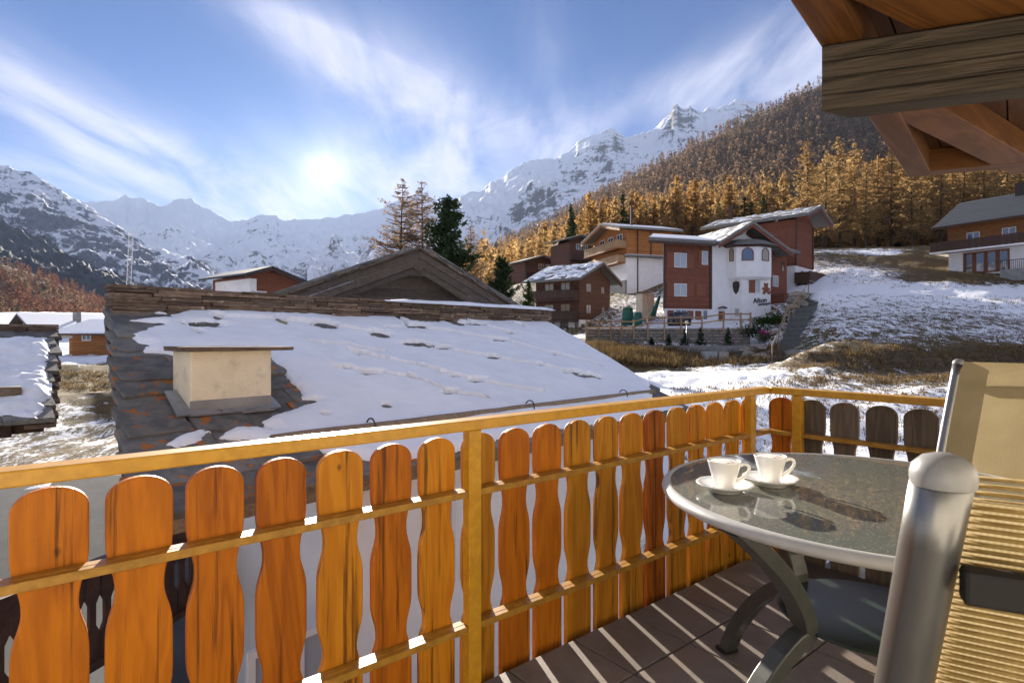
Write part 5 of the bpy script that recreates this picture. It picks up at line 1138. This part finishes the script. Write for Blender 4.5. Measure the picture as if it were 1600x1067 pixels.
# parked dark car behind the fence
p=at(1061,509,46.8); t=thing('parked_car','dark blue car parked behind the fence by the brown wall','car',p,ua+1.25); t.scale=(.85,.85,.85)
q=MB(); CFm=lambda a,b,c:(a,c,b)
q.prism(CFm,[(-1.5,.25),(1.6,.25),(1.65,.65),(1.1,.80),(.55,1.25),(-.7,1.28),(-1.35,.85),(-1.55,.7)],-.75,.75); q.obj('body',mat('car_paint',(.012,.016,.035),rough=.2,coat=1),t,bevel=.06)
q=MB(); q.prism(CFm,[(-1.15,.86),(.95,.83),(.50,1.18),(-.66,1.21)],-.757,.757); q.obj('side_window',M['pane'],t)
for a in (-.95,1.0):
    q=MB(); q.tube([(a,-.80,.28),(a,.80,.28)],.29,14); q.obj('wheel',M['blackp'],t,smooth=False)
# garden heap: compost bins, tarpaulin, shed
for (px,py,Y,lb,nm,h_,r_) in ((981,503,53,'round green composter in the garden left of the brown wall','composter',1.35,.55),(997,504,51,'smaller grey green bin right of the round green composter','composter',.9,.4)):
    p=at(px,py,Y); t=thing(nm,lb,'composter',p); q=MB(); q.lathe([(0,-.3),(r_*1.0,-.3),(r_*.95,h_*.55),(r_*.8,h_*.85)],14); q.obj('barrel',M['green'],t,smooth=True); q=MB(); q.lathe([(r_*.86,h_*.85),(r_*.86,h_*.92),(r_*.5,h_*1.02),(0,h_*1.04)],14); q.obj('lid',M['green'],t)
p=at(1008,490,56); t=thing('garden_shed','small pale wooden shed in the garden behind the composters','shed',p,.3); q=MB(); q.bx(CFm,-.65,.65,-.5,1.9,-.6,.6); q.obj('wall',M['cream'],t); q=MB(); q.prism(CFm,[(-.8,1.9),(.8,2.1),(.8,2.2),(-.8,2.0)],-.75,.75); q.obj('roof',M['log'],t)
p=at(1028,489,53); t=thing('folded_parasol','closed green parasol leaning against the brown house','parasol',p,.2); q=MB(); q.tube([(-.5,0,-.3),(.15,0,1.5)],[.25,.12],10); q.obj('canopy',M['green'],t,smooth=True); q=MB(); q.tube([(-.62,0,-.6),(.25,0,1.8)],.03,6); q.obj('pole',M['metal'],t)
# electricity cabinets
for px,w_,h_,lb,mt in ((1108,.98,.80,'wide pale grey utility cabinet beside a smaller beige one','concrete'),(1129,.66,.76,'smaller beige utility cabinet right of the wide grey one on the bank','cream')):
    p=at(px,569,38); t=thing('utility_cabinet',lb,'utility box',p,.15)
    mt_=mat(mt+'_cabinet',(.42,.44,.44) if mt=='concrete' else (.46,.42,.33),rough=.5); q=MB(); q.bx(CFm,-w_/2,w_/2,-.2,h_,-.2,.2); q.obj('housing',mt_,t,bevel=.01); q=MB(); q.bx(CFm,-w_/2-.02,w_/2+.02,h_,h_+.04,-.23,.23); q.obj('lid',mt_,t)
    for s_ in ((-.25,.25) if w_>.8 else (0,)):
        q=MB(); q.bx(CFm,s_*w_-w_*(.23 if w_>.8 else .46),s_*w_+w_*(.23 if w_>.8 else .46),.05,h_-.05,-.215,-.2); d_=q.obj('door',mt_,t); q=MB(); q.bx(CFm,s_*w_+.12,s_*w_+.15,h_*.45,h_*.6,-.235,-.215); q.obj('handle',M['ink'],d_)
# timber steps climbing the slope
t=thing('garden_steps','long flight of grey timber steps climbing beside the white tower house','steps',(0,0,0))
def stepline(pa,pb,n,w_):
    for i in range(n):
        f_=i/(n-1); c=pa.lerp(pb,f_); dirv=Vector((pb.x-pa.x,pb.y-pa.y,0)).normalized(); sd=Vector((dirv.y,-dirv.x,0)); rn=(Vector((pb.x-pa.x,pb.y-pa.y,0)).length/n)
        q=MB(); q.hexa([c-sd*w_/2-Vector((0,0,.35)),c+sd*w_/2-Vector((0,0,.35)),c+sd*w_/2+dirv*rn*1.1-Vector((0,0,.35)),c-sd*w_/2+dirv*rn*1.1-Vector((0,0,.35)),c-sd*w_/2,c+sd*w_/2,c+sd*w_/2+dirv*rn*1.1,c-sd*w_/2+dirv*rn*1.1]); q.obj('step',M['stepw'],t,bevel=.015,seg=1)
sa=at(1225,562,35); sb=at(1248,494,43.5); sc2=at(1255,490,44.4); sd2=at(1276,458,50.5)
stepline(sa,sb,20,1.15); stepline(sb+Vector((.1,.3,0)),sd2,16,1.25)
t=thing('step_handrail','rough timber handrail on the left side of the long steps','handrail',(0,0,0))
for (a_,b_,n2) in ((sa,sb,4),(sc2,sd2,4)):
    pr=None
    for i in range(n2):
        c=a_.lerp(b_,i/(n2-1))+Vector((-.75,0,0)); q=MB(); q.tube([c-Vector((0,0,.5)),c+Vector((.05,0,.85))],.045,6); q.obj('post',M['fence'],t)
        if pr: q=MB(); q.tube([pr+Vector((0,0,.8)),c+Vector((0,0,.8))],.035,6); q.obj('rail',M['fence'],t)
        pr=c
# boulders in the rockery and along the steps
rk=[]
def rock(px,py,Y,r_,lb,seed,mt):
    p=at(px,py,Y); rg=np.random.default_rng(seed); import bmesh
    bm=bmesh.new(); bmesh.ops.create_icosphere(bm,subdivisions=2,radius=1)
    for v in bm.verts: k=.75+.5*rg.random(); v.co=Vector((v.co.x*k*1.3,v.co.y*k,v.co.z*k*.7))*r_
    me=bpy.data.meshes.new('boulder'); bm.to_mesh(me); bm.free(); o=link('boulder',me,mt); o.location=p; o.rotation_euler=(0,0,rg.random()*6); return tag(o,lb,'boulder','boulders in the rockery beside the steps')
for i,(px,py,Y,r_) in enumerate(((1172,556,38,.45),(1190,560,37,.5),(1206,553,38,.4),(1185,545,39,.45),(1200,563,36.5,.4),(1240,556,36,.55),(1252,548,37,.5),(1262,560,35,.45),(1246,566,34.5,.4),(1247,535,39,.35),(1249,462,49,.6),(1240,470,48,.5),(1252,475,47,.5),(1238,480,47,.4),(1190,527,42.5,.4),(1208,520,43,.35),(1164,548,39,.35))):
    rock(px,py,Y,r_,'rough grey brown boulder in the rockery beside the long steps',50+i,stn[i%3])
# flowers and shrubs of the rockery
p=at(1194,529,42); t=thing('flower_clump','clump of magenta flowers in the snowy rockery by the tower house','flowers',p)
rg=np.random.default_rng(5); c=rg.normal(size=(160,3))*np.array([.22,.2,.12])+np.array([0,0,.42]); V=rand_tris(c,.11,rg,1); me=meshnp('blossoms',V,np.arange(len(V)).reshape(-1,3)); link('blossoms',me,M['flower'],t)
c=rg.normal(size=(200,3))*np.array([.26,.24,.14])+np.array([0,0,.12]); V=rand_tris(c,.14,rg,1); me=meshnp('foliage',V,np.arange(len(V)).reshape(-1,3)); attr(me,'tone',rg.random(len(V))*.3); link('foliage',me,M['bgreen'],t)
for k,(px,py,Y,r_,lb) in enumerate(((1176,522,43.5,.75,'low green juniper left of the magenta flowers in the rockery'),(1212,503,46,.7,'low green juniper above the magenta flowers against the tower house'),(1192,505,46.5,.55,'small round green shrub against the foot of the tower wall'))):
    p=at(px,py,Y); t=thing('garden_shrub',lb,'shrub',p); c=rg.normal(size=(700,3))*np.array([r_*.7,r_*.5,r_*.28])+np.array([0,0,r_*.3]); V=rand_tris(c,.15,rg,1); me=meshnp('foliage',V,np.arange(len(V)).reshape(-1,3)); attr(me,'tone',rg.random(len(V))*.3); link('foliage',me,M['bgreen'] if k else M['dgreen'],t)
    q=MB(); q.tube([(0,0,-.3),(0,0,r_*.4)],.05,5); q.obj('stem',M['bark'],t)
# ---------------------------------------------------------------- the balcony we stand on
UD=Vector((.777,.629,0)).normalized(); ND=Vector((-UD.y,UD.x,0)); CR=Vector((1.47,3.31,0))
KN=CR.dot(ND); KU=CR.dot(UD)
BU=lambda a,b,c: tuple(UD*a+ND*c+Vector((0,0,b)))      # a along the house, b up, c outward
fl=link('balcony_floor',MB().bx(BU,-2.6,KU-.03,-.26,-.012,-.9,KN-.015).mesh('balcony_floor'),M['grout'],kind='structure')
TS=.334
for i in range(-15,2):
    for j in range(-8,2):
        a0=2.30-TS+TS*(i+1); c0=1.323+TS*(j-1); a1=min(a0+TS,KU-.035); c1=min(c0+TS,KN-.02)
        if a0<-2.5 or c0<-.9 or a1-a0<.03 or c1-c0<.03: continue
        MB().bx(BU,a0+.003,a1-.003,-.02,0,c0+.003,c1-.003).obj('tile',M['tile'],fl,bevel=.0025,seg=1)
hw=MB().bx(BU,-5,KU+1.6,-3.2,2.42,-4,-.9); hw.obj('house_wall',M['plaster'],kind='structure')
MB().bx(BU,-2.6,KU,-3.1,-.27,KN-1.0,KN-.2).obj('support_wall',M['plaster'],kind='structure')
rl=thing('balcony_railing','orange stained wooden balcony railing with ochre painted handrail and posts','railing',tuple(CR))
RL=lambda s,b,c: tuple(-UD*s+ND*c+Vector((0,0,b)))           # left run, s from the corner
RR=lambda s,b,c: tuple(-ND*s+UD*c+Vector((0,0,b)))           # right run
HT=.917
MB().prism(lambda s,c,b:RL(s,b,c),[(-.035,.035),(5.0,.035),(5.0,-.035),(.035,-.035)],HT-.036,HT).obj('handrail',M['rail'],rl,bevel=.004)
MB().prism(lambda s,c,b:RR(s,b,c),[(-.033,.035),(2.5,.035),(2.5,-.035),(.037,-.035)],HT-.036,HT).obj('handrail',M['rail'],rl,bevel=.004)
for s in (2.075,.21,4.0): MB().bx(RL,s-.026,s+.026,-.2,HT-.037,-.028,.012).obj('post',M['rail'],rl,bevel=.003)
for s in (.175,2.2): MB().bx(RR,s-.026,s+.026,-.2,HT-.037,-.028,.012).obj('post',M['rail'],rl,bevel=.003)
for z in (.674,.212):
    for (s0,s1) in ((2.102,3.973),(.237,2.048),(.0,.183),(4.028,5.0)):
        b_=MB().bx(RL,s0,s1,z-.022,z,-.024,-.002); b_.bx(RL,s0,s1,z-.004,z+.0005,-.002,.028); b_.obj('rail_bar',M['bar'],rl,bevel=.0015,seg=1)
    for (s0,s1) in ((0.0,.148),(.202,2.172)):
        b_=MB().bx(RR,s0,s1,z-.022,z,-.024,-.002); b_.bx(RR,s0,s1,z-.004,z+.0005,-.002,.028); b_.obj('rail_bar',M['bar'],rl,bevel=.0015,seg=1)
def board_poly(w_=.0705,rs=random):
    hs=[]; zt=.857
    def W(z):
        # outline half width: turned-in necks under each bar
        def bump(z,c,dn,up): 
            t=(z-c); s=up if t>0 else dn; return math.exp(-(abs(t)/s)**2.4)
        return w_-.0195*bump(z,.585,.062,.07)-.0195*bump(z,.262,.045,.07)*0-.0195*(bump(z,.250,.045,.062))
    zs=list(np.linspace(-.10,zt-.055,46)); right=[(W(z),z) for z in zs]
    arc=[(w_*math.cos(t),zt-.055+.055*math.sin(t)**.9) for t in np.linspace(.12,math.pi-.12,17)]
    left=[(-W(z),z) for z in reversed(zs)]
    return right+arc+left
bp_=board_poly()
def mkboard(nm): 
    m=MB(); m.prism(lambda a,b,c:(a,c,b),bp_,-.0125,.0125); me=m.mesh(nm); return me
bmeshA=mkboard('board'); bmeshA.materials.append(M['board']); bmeshH=mkboard('board_honey_sunlit'); bmeshH.materials.append(M['board_honey_sunlit']); bmeshG=mkboard('board_grey'); bmeshG.materials.append(M['board_grey'])
scr=MB().lathe([(0,-.003),(.006,-.0025),(.007,0)],8).mesh('screw'); scr.materials.append(M['screw'])
rb_=random.Random(14)
def put_board(pos,ang,me,inward):
    o=bpy.data.objects.new('board',me); COL.objects.link(o); o.parent=rl; o.location=pos; o.rotation_euler=(0,rb_.uniform(-.006,.006),ang); o.scale=(rb_.uniform(.975,1.02),1,1)
    bv=o.modifiers.new('bevel','BEVEL'); bv.width=.0035; bv.segments=2; bv.limit_method='ANGLE'; bv.angle_limit=R(50)
angL=math.atan2(UD.y,UD.x); angR=math.atan2(ND.y,ND.x)
for k in range(-4,19):
    s=3.216-.1713*k
    if s<.06 and k==18: s=.13
    if abs(s-2.075)<.02: continue
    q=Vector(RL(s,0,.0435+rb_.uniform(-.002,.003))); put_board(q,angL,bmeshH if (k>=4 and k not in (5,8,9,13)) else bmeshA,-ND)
    for z in (.663,.201):
        for dx in (-.03,.03):
            o=bpy.data.objects.new('screw',scr); COL.objects.link(o); o.parent=rl; o.location=RL(s+dx+rb_.uniform(-.01,.01),z,-.0243); o.rotation_euler=(R(90),0,angL)
for k in range(0,14):
    s=.058+.1690*k
    q=Vector(RR(s,0,.0435+rb_.uniform(-.002,.003))); put_board(q,angR,bmeshA if k<1 else bmeshG,-UD)
    for z in (.663,.201):
        for dx in (-.03,.03):
            o=bpy.data.objects.new('screw',scr); COL.objects.link(o); o.parent=rl; o.location=RR(s+dx,z,-.0243); o.rotation_euler=(R(90),0,angR+math.pi)
# ---------------------------------------------------------------- our own roof overhead
ro=thing('roof_overhang','heavy weathered timber roof overhang above the balcony','roof',(0,0,0))
ZR=2.31
def hp(px,py,z=ZR): Y=(z-CZ)*F/(527-py); return Vector(((px-800)/F*Y,Y,z))
def stick(name,p,q,w_,h,side,mt,dz=0.0):
    "timber with one lower edge along p-q, width to the given side, height h upward"
    d=(q-p); d.z=0; L=d.length; d.normalize(); s=Vector((d.y,-d.x,0))*(1 if side>0 else -1)
    o=bpy.data.objects.new(name,None)
    m=MB(); mp_=lambda a,b,c:(a,b,c)
    m.bx(mp_,0,L,0,w_ if side<0 else 0,0,h) if False else m.bx(mp_,0,L,(-w_ if side>0 else 0),(0 if side>0 else w_),0,h)
    bpy.data.objects.remove(o); ob=m.obj(name,mt,ro,bevel=.006); ob.location=(p.x,p.y,p.z+dz); ob.rotation_euler=(0,0,math.atan2(d.y,d.x)); return ob
oc=hp(1420,278); od=(hp(1282,73)-oc); od.z=0; od.normalize()
e1=oc+od*6.0
stick('eave_beam',e1,oc,.13,.15,1,M['rafter'])
f1=hp(1600,262); fdir=(f1-oc).normalized(); stick('end_beam',oc,oc+fdir*4.5,.13,.147,1,M['rafter'],.002)
g0=hp(1391,183); g1=hp(1550,260); gd=(g1-g0).normalized(); stick('rafter',g0-gd*.1,g1+gd*.40,.19,.145,1,M['rafter'],.004)
h0=hp(1326,0); h1=hp(1412,41); hd=(h1-h0).normalized(); stick('rafter',h0-hd*1.6,h1+hd*.55,.19,.144,1,M['rafter'],.004)
k0=hp(1100,-230); stick('rafter',k0-hd*1.5,k0+hd*2.2,.19,.143,1,M['rafter'],.005)
b0=hp(1283,175,2.056); b1=hp(1600,137,2.056); bd=(b1-b0).normalized(); pu=stick('purlin',b0,b0+bd*3.2,.115,ZR-2.056-.001,-1,M['beam'])
for v in pu.data.vertices:
    if v.co.x<.01 and v.co.y>.05: v.co.x+=.115
# boarded ceiling and slab covering
inn=Vector((od.y,-od.x,0)); inn=inn if inn.dot(fdir)>0 else -inn
perp=inn; nplank=24
for k in range(nplank):
    w_=.17; p=oc+perp*(.02+k*w_); L0=(fdir.dot(-od))*0; st=p+fdir*0
    # planks start at the end beam line
    tt=(k*w_+.02)/max(perp.dot(fdir),.2); stp=oc+fdir*tt
    o=MB().bx(ID,0,7.0,-.001 if False else 0,w_-.008,0,.03).obj('ceiling_board',M['ceil'],ro); o.location=(stp.x,stp.y,ZR+.152); ang=math.atan2(od.y,od.x); o.rotation_euler=(0,0,ang)
    if Vector((-math.sin(ang),math.cos(ang),0)).dot(perp)<0: o.location=(stp+perp*w_).to_tuple()[:2]+(ZR+.152,)
pl=[oc-od*.04-fdir*.04,oc+fdir*5.0,oc+fdir*5.0+od*7,oc+od*7-fdir*.04]
m=MB(); m.v=[(q.x,q.y,ZR+.184+z) for z in (0,.12) for q in pl]; m.f=[(3,2,1,0),(4,5,6,7),(0,1,5,4),(1,2,6,5),(2,3,7,6),(3,0,4,7)]; m.obj('roof_covering',M['stone'],ro)
# ---------------------------------------------------------------- table
TC=Vector((1.035,1.675,0)); TR=.575
tb=thing('patio_table','round table with speckled green brown glass top and curved metal legs','table',tuple(TC))
m_=bpy.data.materials.new('speckled_glass_top'); nt=NT(m_); g=G(nt); co=g.n('ShaderNodeTexCoord').outputs['Object']
sp1=g.noise(co,130,3,.85); sp2=g.noise(co,230,2,.6); big=g.noise(co,5,4,.6)
vz=g.n('ShaderNodeTexVoronoi',{'Vector':g.n('ShaderNodeMapping',{'Vector':co,'Rotation':(0,0,.7),'Scale':(1,2.6,1)}).outputs[0],'Scale':110.0})
c=g.mix(g.mr(sp1,.35,.65),(.045,.048,.037),(.135,.128,.105)); c=g.mix(g.mr(big,.35,.7),c,(.075,.09,.07)); c=g.mix(g.mr(sp2,.56,.66),c,(.24,.22,.18))
c=g.mix(g.mr(vz.outputs['Distance'],.05,.10,.55,0),c,(.22,.20,.17))
b=g.n('ShaderNodeBsdfPrincipled',{'Base Color':c,'Roughness':.5,'Specular IOR Level':.3,'Coat Weight':1.0,'Coat Roughness':.012,'Coat IOR':1.5})
nt.links.new(b.outputs[0],g.n('ShaderNodeOutputMaterial').inputs[0]); M['top']=m_
MB().lathe([(0,.742),(TR-.022,.742),(TR-.022,.75),(0,.75)],96).obj('glass_top',m_,tb)
m=MB(); m.lathe([(TR-.0215,.735),(TR-.021,.7515),(TR-.014,.753),(TR-.004,.749),(TR+.003,.743),(TR+.005,.735),(TR+.002,.727),(TR-.008,.722),(TR-.024,.721),(TR-.03,.735)],96); m.obj('rim',M['rim'],tb,smooth=True)
MB().lathe([(0,.736),(TR-.03,.736),(TR-.03,.741),(0,.741)],48).obj('under_panel',M['blackp'],tb)
def bez(P,n):
    out=[]
    for i in range(n+1):
        t=i/n; q=[Vector(p) for p in P]
        while len(q)>1: q=[a.lerp(b,t) for a,b in zip(q,q[1:])]
        out.append(q[0])
    return out
for k in range(4):
    an_=R(111.6+90*k); dr=Vector((math.cos(an_),math.sin(an_),0)); sdv=Vector((-dr.y,dr.x,0))
    up_=bez([(.50,0,.715),(.36,0,.60),(.26,0,.50),(.245,0,.39)],12); dn=bez([(.245,0,.39),(.35,0,.35),(.50,0,.20),(.575,0,.0)],12)
    m=MB(); pts=up_+dn[1:]; k0=len(m.v)
    for i,pp in enumerate(pts):
        t=(pts[min(i+1,len(pts)-1)]-pts[max(i-1,0)]).normalized(); nrm=Vector((t.z,0,-t.x)); wd=.030 if i<12 else .026; tk=.022 if 0<i<24 else .022
        for sx,sy in ((-1,-1),(1,-1),(1,1),(-1,1)):
            q=pp+nrm*(tk*sy); w3=dr*q.x+sdv*(wd*sx)+Vector((0,0,max(q.z,.0)+.0)); m.v.append(tuple(w3))
    n_=len(pts)
    for i in range(n_-1):
        for j in range(4): m.f.append((k0+i*4+j,k0+i*4+(j+1)%4,k0+(i+1)*4+(j+1)%4,k0+(i+1)*4+j))
    m.f.append((k0,k0+1,k0+2,k0+3)); e=k0+(n_-1)*4; m.f.append((e+3,e+2,e+1,e))
    lg=m.obj('leg',M['leg'],tb,bevel=.004)
    q=MB(); c0=dr*.575; q.bx(lambda a,b,c:tuple(c0+dr*a+sdv*c+Vector((0,0,b))),-.028,.028,0,.014,-.032,.032); q.obj('foot',M['blackp'],lg,bevel=.003)
gm=bpy.data.materials.new('shelf_glass'); nt=NT(gm); g=G(nt); b=g.n('ShaderNodeBsdfPrincipled',{'Base Color':(.03,.042,.035,1),'Roughness':.22,'Specular IOR Level':.35}); nt.links.new(b.outputs[0],g.n('ShaderNodeOutputMaterial').inputs[0])
MB().lathe([(0,.39),(.24,.39),(.243,.394),(.24,.398),(0,.398)],64).obj('glass_shelf',gm,tb)
# ---------------------------------------------------------------- cups and saucers
fm_=bpy.data.materials.new('milk_foam'); nt=NT(fm_); g=G(nt); co=g.n('ShaderNodeTexCoord').outputs['Object']; n_=g.noise(co,45,4,.65,1.0)
c=g.mix(g.mr(n_,.54,.62),(.78,.73,.66),(.26,.09,.045)); b=g.n('ShaderNodeBsdfPrincipled',{'Base Color':c,'Roughness':.6}); nt.links.new(b.outputs[0],g.n('ShaderNodeOutputMaterial').inputs[0])
def saucer(p,lb):
    t=thing('saucer',lb,'saucer',p,0,'saucers on the table'); m=MB(); m.lathe([(0,.004),(.038,.004),(.040,0),(.047,0),(.05,.006),(.068,.014),(.079,.021),(.0805,.0235),(.079,.0245),(.066,.018),(.048,.0105),(.030,.009),(.029,.0075),(0,.0075)],64); m.obj('dish',M['porc'],t,smooth=True); return t
def cup(p,lb,han):
    t=thing('coffee_cup',lb,'cup',p,0,'cappuccino cups on the table')
    pr=[(0,.003),(.022,.003),(.024,0),(.027,0),(.0275,.006),(.031,.020),(.037,.042),(.0425,.062),(.0465,.078),(.0475,.0815),(.046,.082),(.0445,.0785),(.040,.060),(.034,.040),(.027,.015),(0,.012)]
    m=MB(); m.lathe(pr,64); m.obj('bowl',M['porc'],t,smooth=True)
    m=MB(); m.lathe([(0,.0800),(.020,.0798),(.038,.0785),(.0444,.0765)],48); m.obj('foam',fm_,t,smooth=True)
    d=Vector((math.cos(han),math.sin(han),0)); pts=bez([d*.043+Vector((0,0,.068)),d*.072+Vector((0,0,.082)),d*.083+Vector((0,0,.060)),d*.066+Vector((0,0,.036)),d*.032+Vector((0,0,.020))],14)
    m=MB(); m.tube(pts,[.0062,.0055,.005,.0048,.0046,.0045,.0045,.0045,.0045,.0045,.0046,.0048,.0052,.0056,.006],10); m.obj('handle',M['porc'],t,smooth=True)
c1=at(1132,762.5,0.75*0+ (CZ-.758)*F/(762.5-527)); c2=at(1203.5,753,(CZ-.758)*F/(753-527))
saucer((c1.x,c1.y,.7505),'white saucer nearer the table edge under the left cup'); saucer((c2.x,c2.y,.7505),'white saucer under the right cup, farther from the table edge')
cup((c1.x-.001,c1.y,.7582),'white cup of cappuccino on the saucer nearer the table edge',R(-8)); cup((c2.x,c2.y,.7582),'white cup of cappuccino right of the other one, farther from the table edge',R(-6))
# ---------------------------------------------------------------- high-backed mesh chairs
cordm=mat('woven_cord',(.40,.27,.085),(.30,.19,.055),scale=60,rough=.6)
fabm=bpy.data.materials.new('woven_mesh_fabric'); nt=NT(fabm); g=G(nt); co=g.n('ShaderNodeTexCoord').outputs['Object']; s_=g.n('ShaderNodeSeparateXYZ',{0:co})
wv=g.math('ADD',g.math('MULTIPLY',g.math('SINE',g.math('MULTIPLY',s_.outputs[0],1500)),.5),g.math('MULTIPLY',g.math('SINE',g.math('MULTIPLY',s_.outputs[2],1500)),.5))
c=g.mix(g.mr(wv,-.8,.8),(.32,.25,.13),(.46,.37,.21)); c=g.mix(g.mr(g.noise(co,7,3,.6),.4,.7,0,.35),c,(.50,.42,.26))
d1=g.n('ShaderNodeBsdfDiffuse',{'Color':c}); d2=g.n('ShaderNodeBsdfTranslucent',{'Color':c}); mx=g.n('ShaderNodeMixShader',{0:.38,1:d1.outputs[0],2:d2.outputs[0]}); nt.links.new(mx.outputs[0],g.n('ShaderNodeOutputMaterial').inputs[0])
def back_x(z): return .252+.09*min(max(1.10-z,0),.36)
def back_y(z): return -.20-.17*((z-.42)/.70)**1.15 if z>.42 else -.20
def chair(lb,loc,rz,near):
    t=thing('patio_chair',lb,'chair',loc,rz,None)
    zs=np.linspace(.42,1.10,14)
    for s in (-1,1):
        m=MB(); m.tube([(s*back_x(z),back_y(z),z) for z in zs],(.0195),20); f=m.obj('back_tube',M['metal'],t,smooth=True)
        m=MB(); q=Vector((s*back_x(1.10),back_y(1.10),1.10)); m.lathe([(.0198,-.008),(.0206,-.004),(.0206,.001),(.0190,.007),(.013,.013),(.006,.0155),(0,.016)],28,tuple(q)); m.obj('end_cap',M['capm'],f,smooth=True)
        for (y0,y1) in ((.24,.34),(-.20,-.34)):
            m=MB(); m.tube([(s*.245,y0,.43),(s*.25,y1,.0)],.016,12); m.obj('leg',M['metal'],t,smooth=True)
        m=MB(); m.tube([(s*.245,-.24,.43),(s*.245,.25,.43)],.016,12); m.obj('seat_rail',M['metal'],t,smooth=True)
        m=MB(); pts=bez([(s*.265,-.26,.66),(s*.285,-.05,.665),(s*.285,.15,.665),(s*.275,.26,.60),(s*.25,.25,.43)],14); m.tube(pts,.014,10); m.obj('armrest',M['metal'],t,smooth=True)
    for z,w_ in ((1.0,.026),(.50,.022)):
        m=MB(); zz=z+.022 if z>.9 else z; m.bx(ID,-back_x(zz)+.018,back_x(zz)-.018,back_y(zz)-.022,back_y(zz)-.008,zz-w_,zz+w_) if False else m.bx(lambda a,b,c:(a,b,c),-back_x(zz)+.018,back_x(zz)-.018,back_y(zz)-.030,back_y(zz)-.012,zz-.0125,zz+.0125); m.obj('cross_bar',M['blackp'],t,bevel=.003)
    m=MB(); m.tube([(-.245,.25,.43),(.245,.25,.43)],.016,12); m.tube([(-.245,-.24,.43),(.245,-.24,.43)],.016,12); m.obj('seat_bar',M['metal'],t,smooth=True)
    if near:
        # ribbed weave: cords strung across the back
        cords=MB(); z=.50
        while z<1.10:
            x=back_x(z)-.015; y=back_y(z)+.012; cords.tube([(-x,y,z),(-x*.5,y-.010,z),(0,y-.013,z),(x*.5,y-.010,z),(x,y,z)],.0017,6); z+=.0058
        cords.obj('woven_cords',cordm,t,smooth=True,kind='stuff')
    n1,n2=9,24; X_=np.zeros((n1,n2,3))
    for i in range(n1):
        for j in range(n2):
            u_=-1+2*i/(n1-1); z=.44+(1.105-.44)*j/(n2-1); zc2=min(z,1.10); X_[i,j]=(u_*(back_x(zc2)+(.002 if not near else -.02)),back_y(zc2)+.0165+(-.016)*(1-u_*u_)+(0 if z<1.09 else -.01),z if not near else min(z,1.083))
    V,Fq=gridmesh(X_[...,0],X_[...,1],X_[...,2]); link('back_fabric',meshnp('back_fabric',V,Fq,True),fabm,t)
    m=MB(); m.bx(ID,-.23,.23,-.23,.24,.432,.436); m.obj('seat_fabric',fabm,t)
    return t
chair('metal framed chair with woven back, its grey tube nearest the viewer',(.6985,.640,0),math.atan2(-.43,.9),True)
chair('beige mesh backed chair beyond the table by the short railing side',(1.62,1.824,0),math.atan2(.777,-.629),False)
# ---------------------------------------------------------------- thin mountain air
hm=bpy.data.materials.new('mountain_air'); nt=NT(hm); g=G(nt)
pv=g.n('ShaderNodeVolumePrincipled',{'Color':(.52,.70,1.0,1),'Density':2.6e-5,'Anisotropy':.1}); nt.links.new(pv.outputs[0],g.n('ShaderNodeOutputMaterial').inputs['Volume'])
MB().bx(ID,-7600,7600,-7600,7800,-14,2500).obj('haze',hm,kind='stuff')
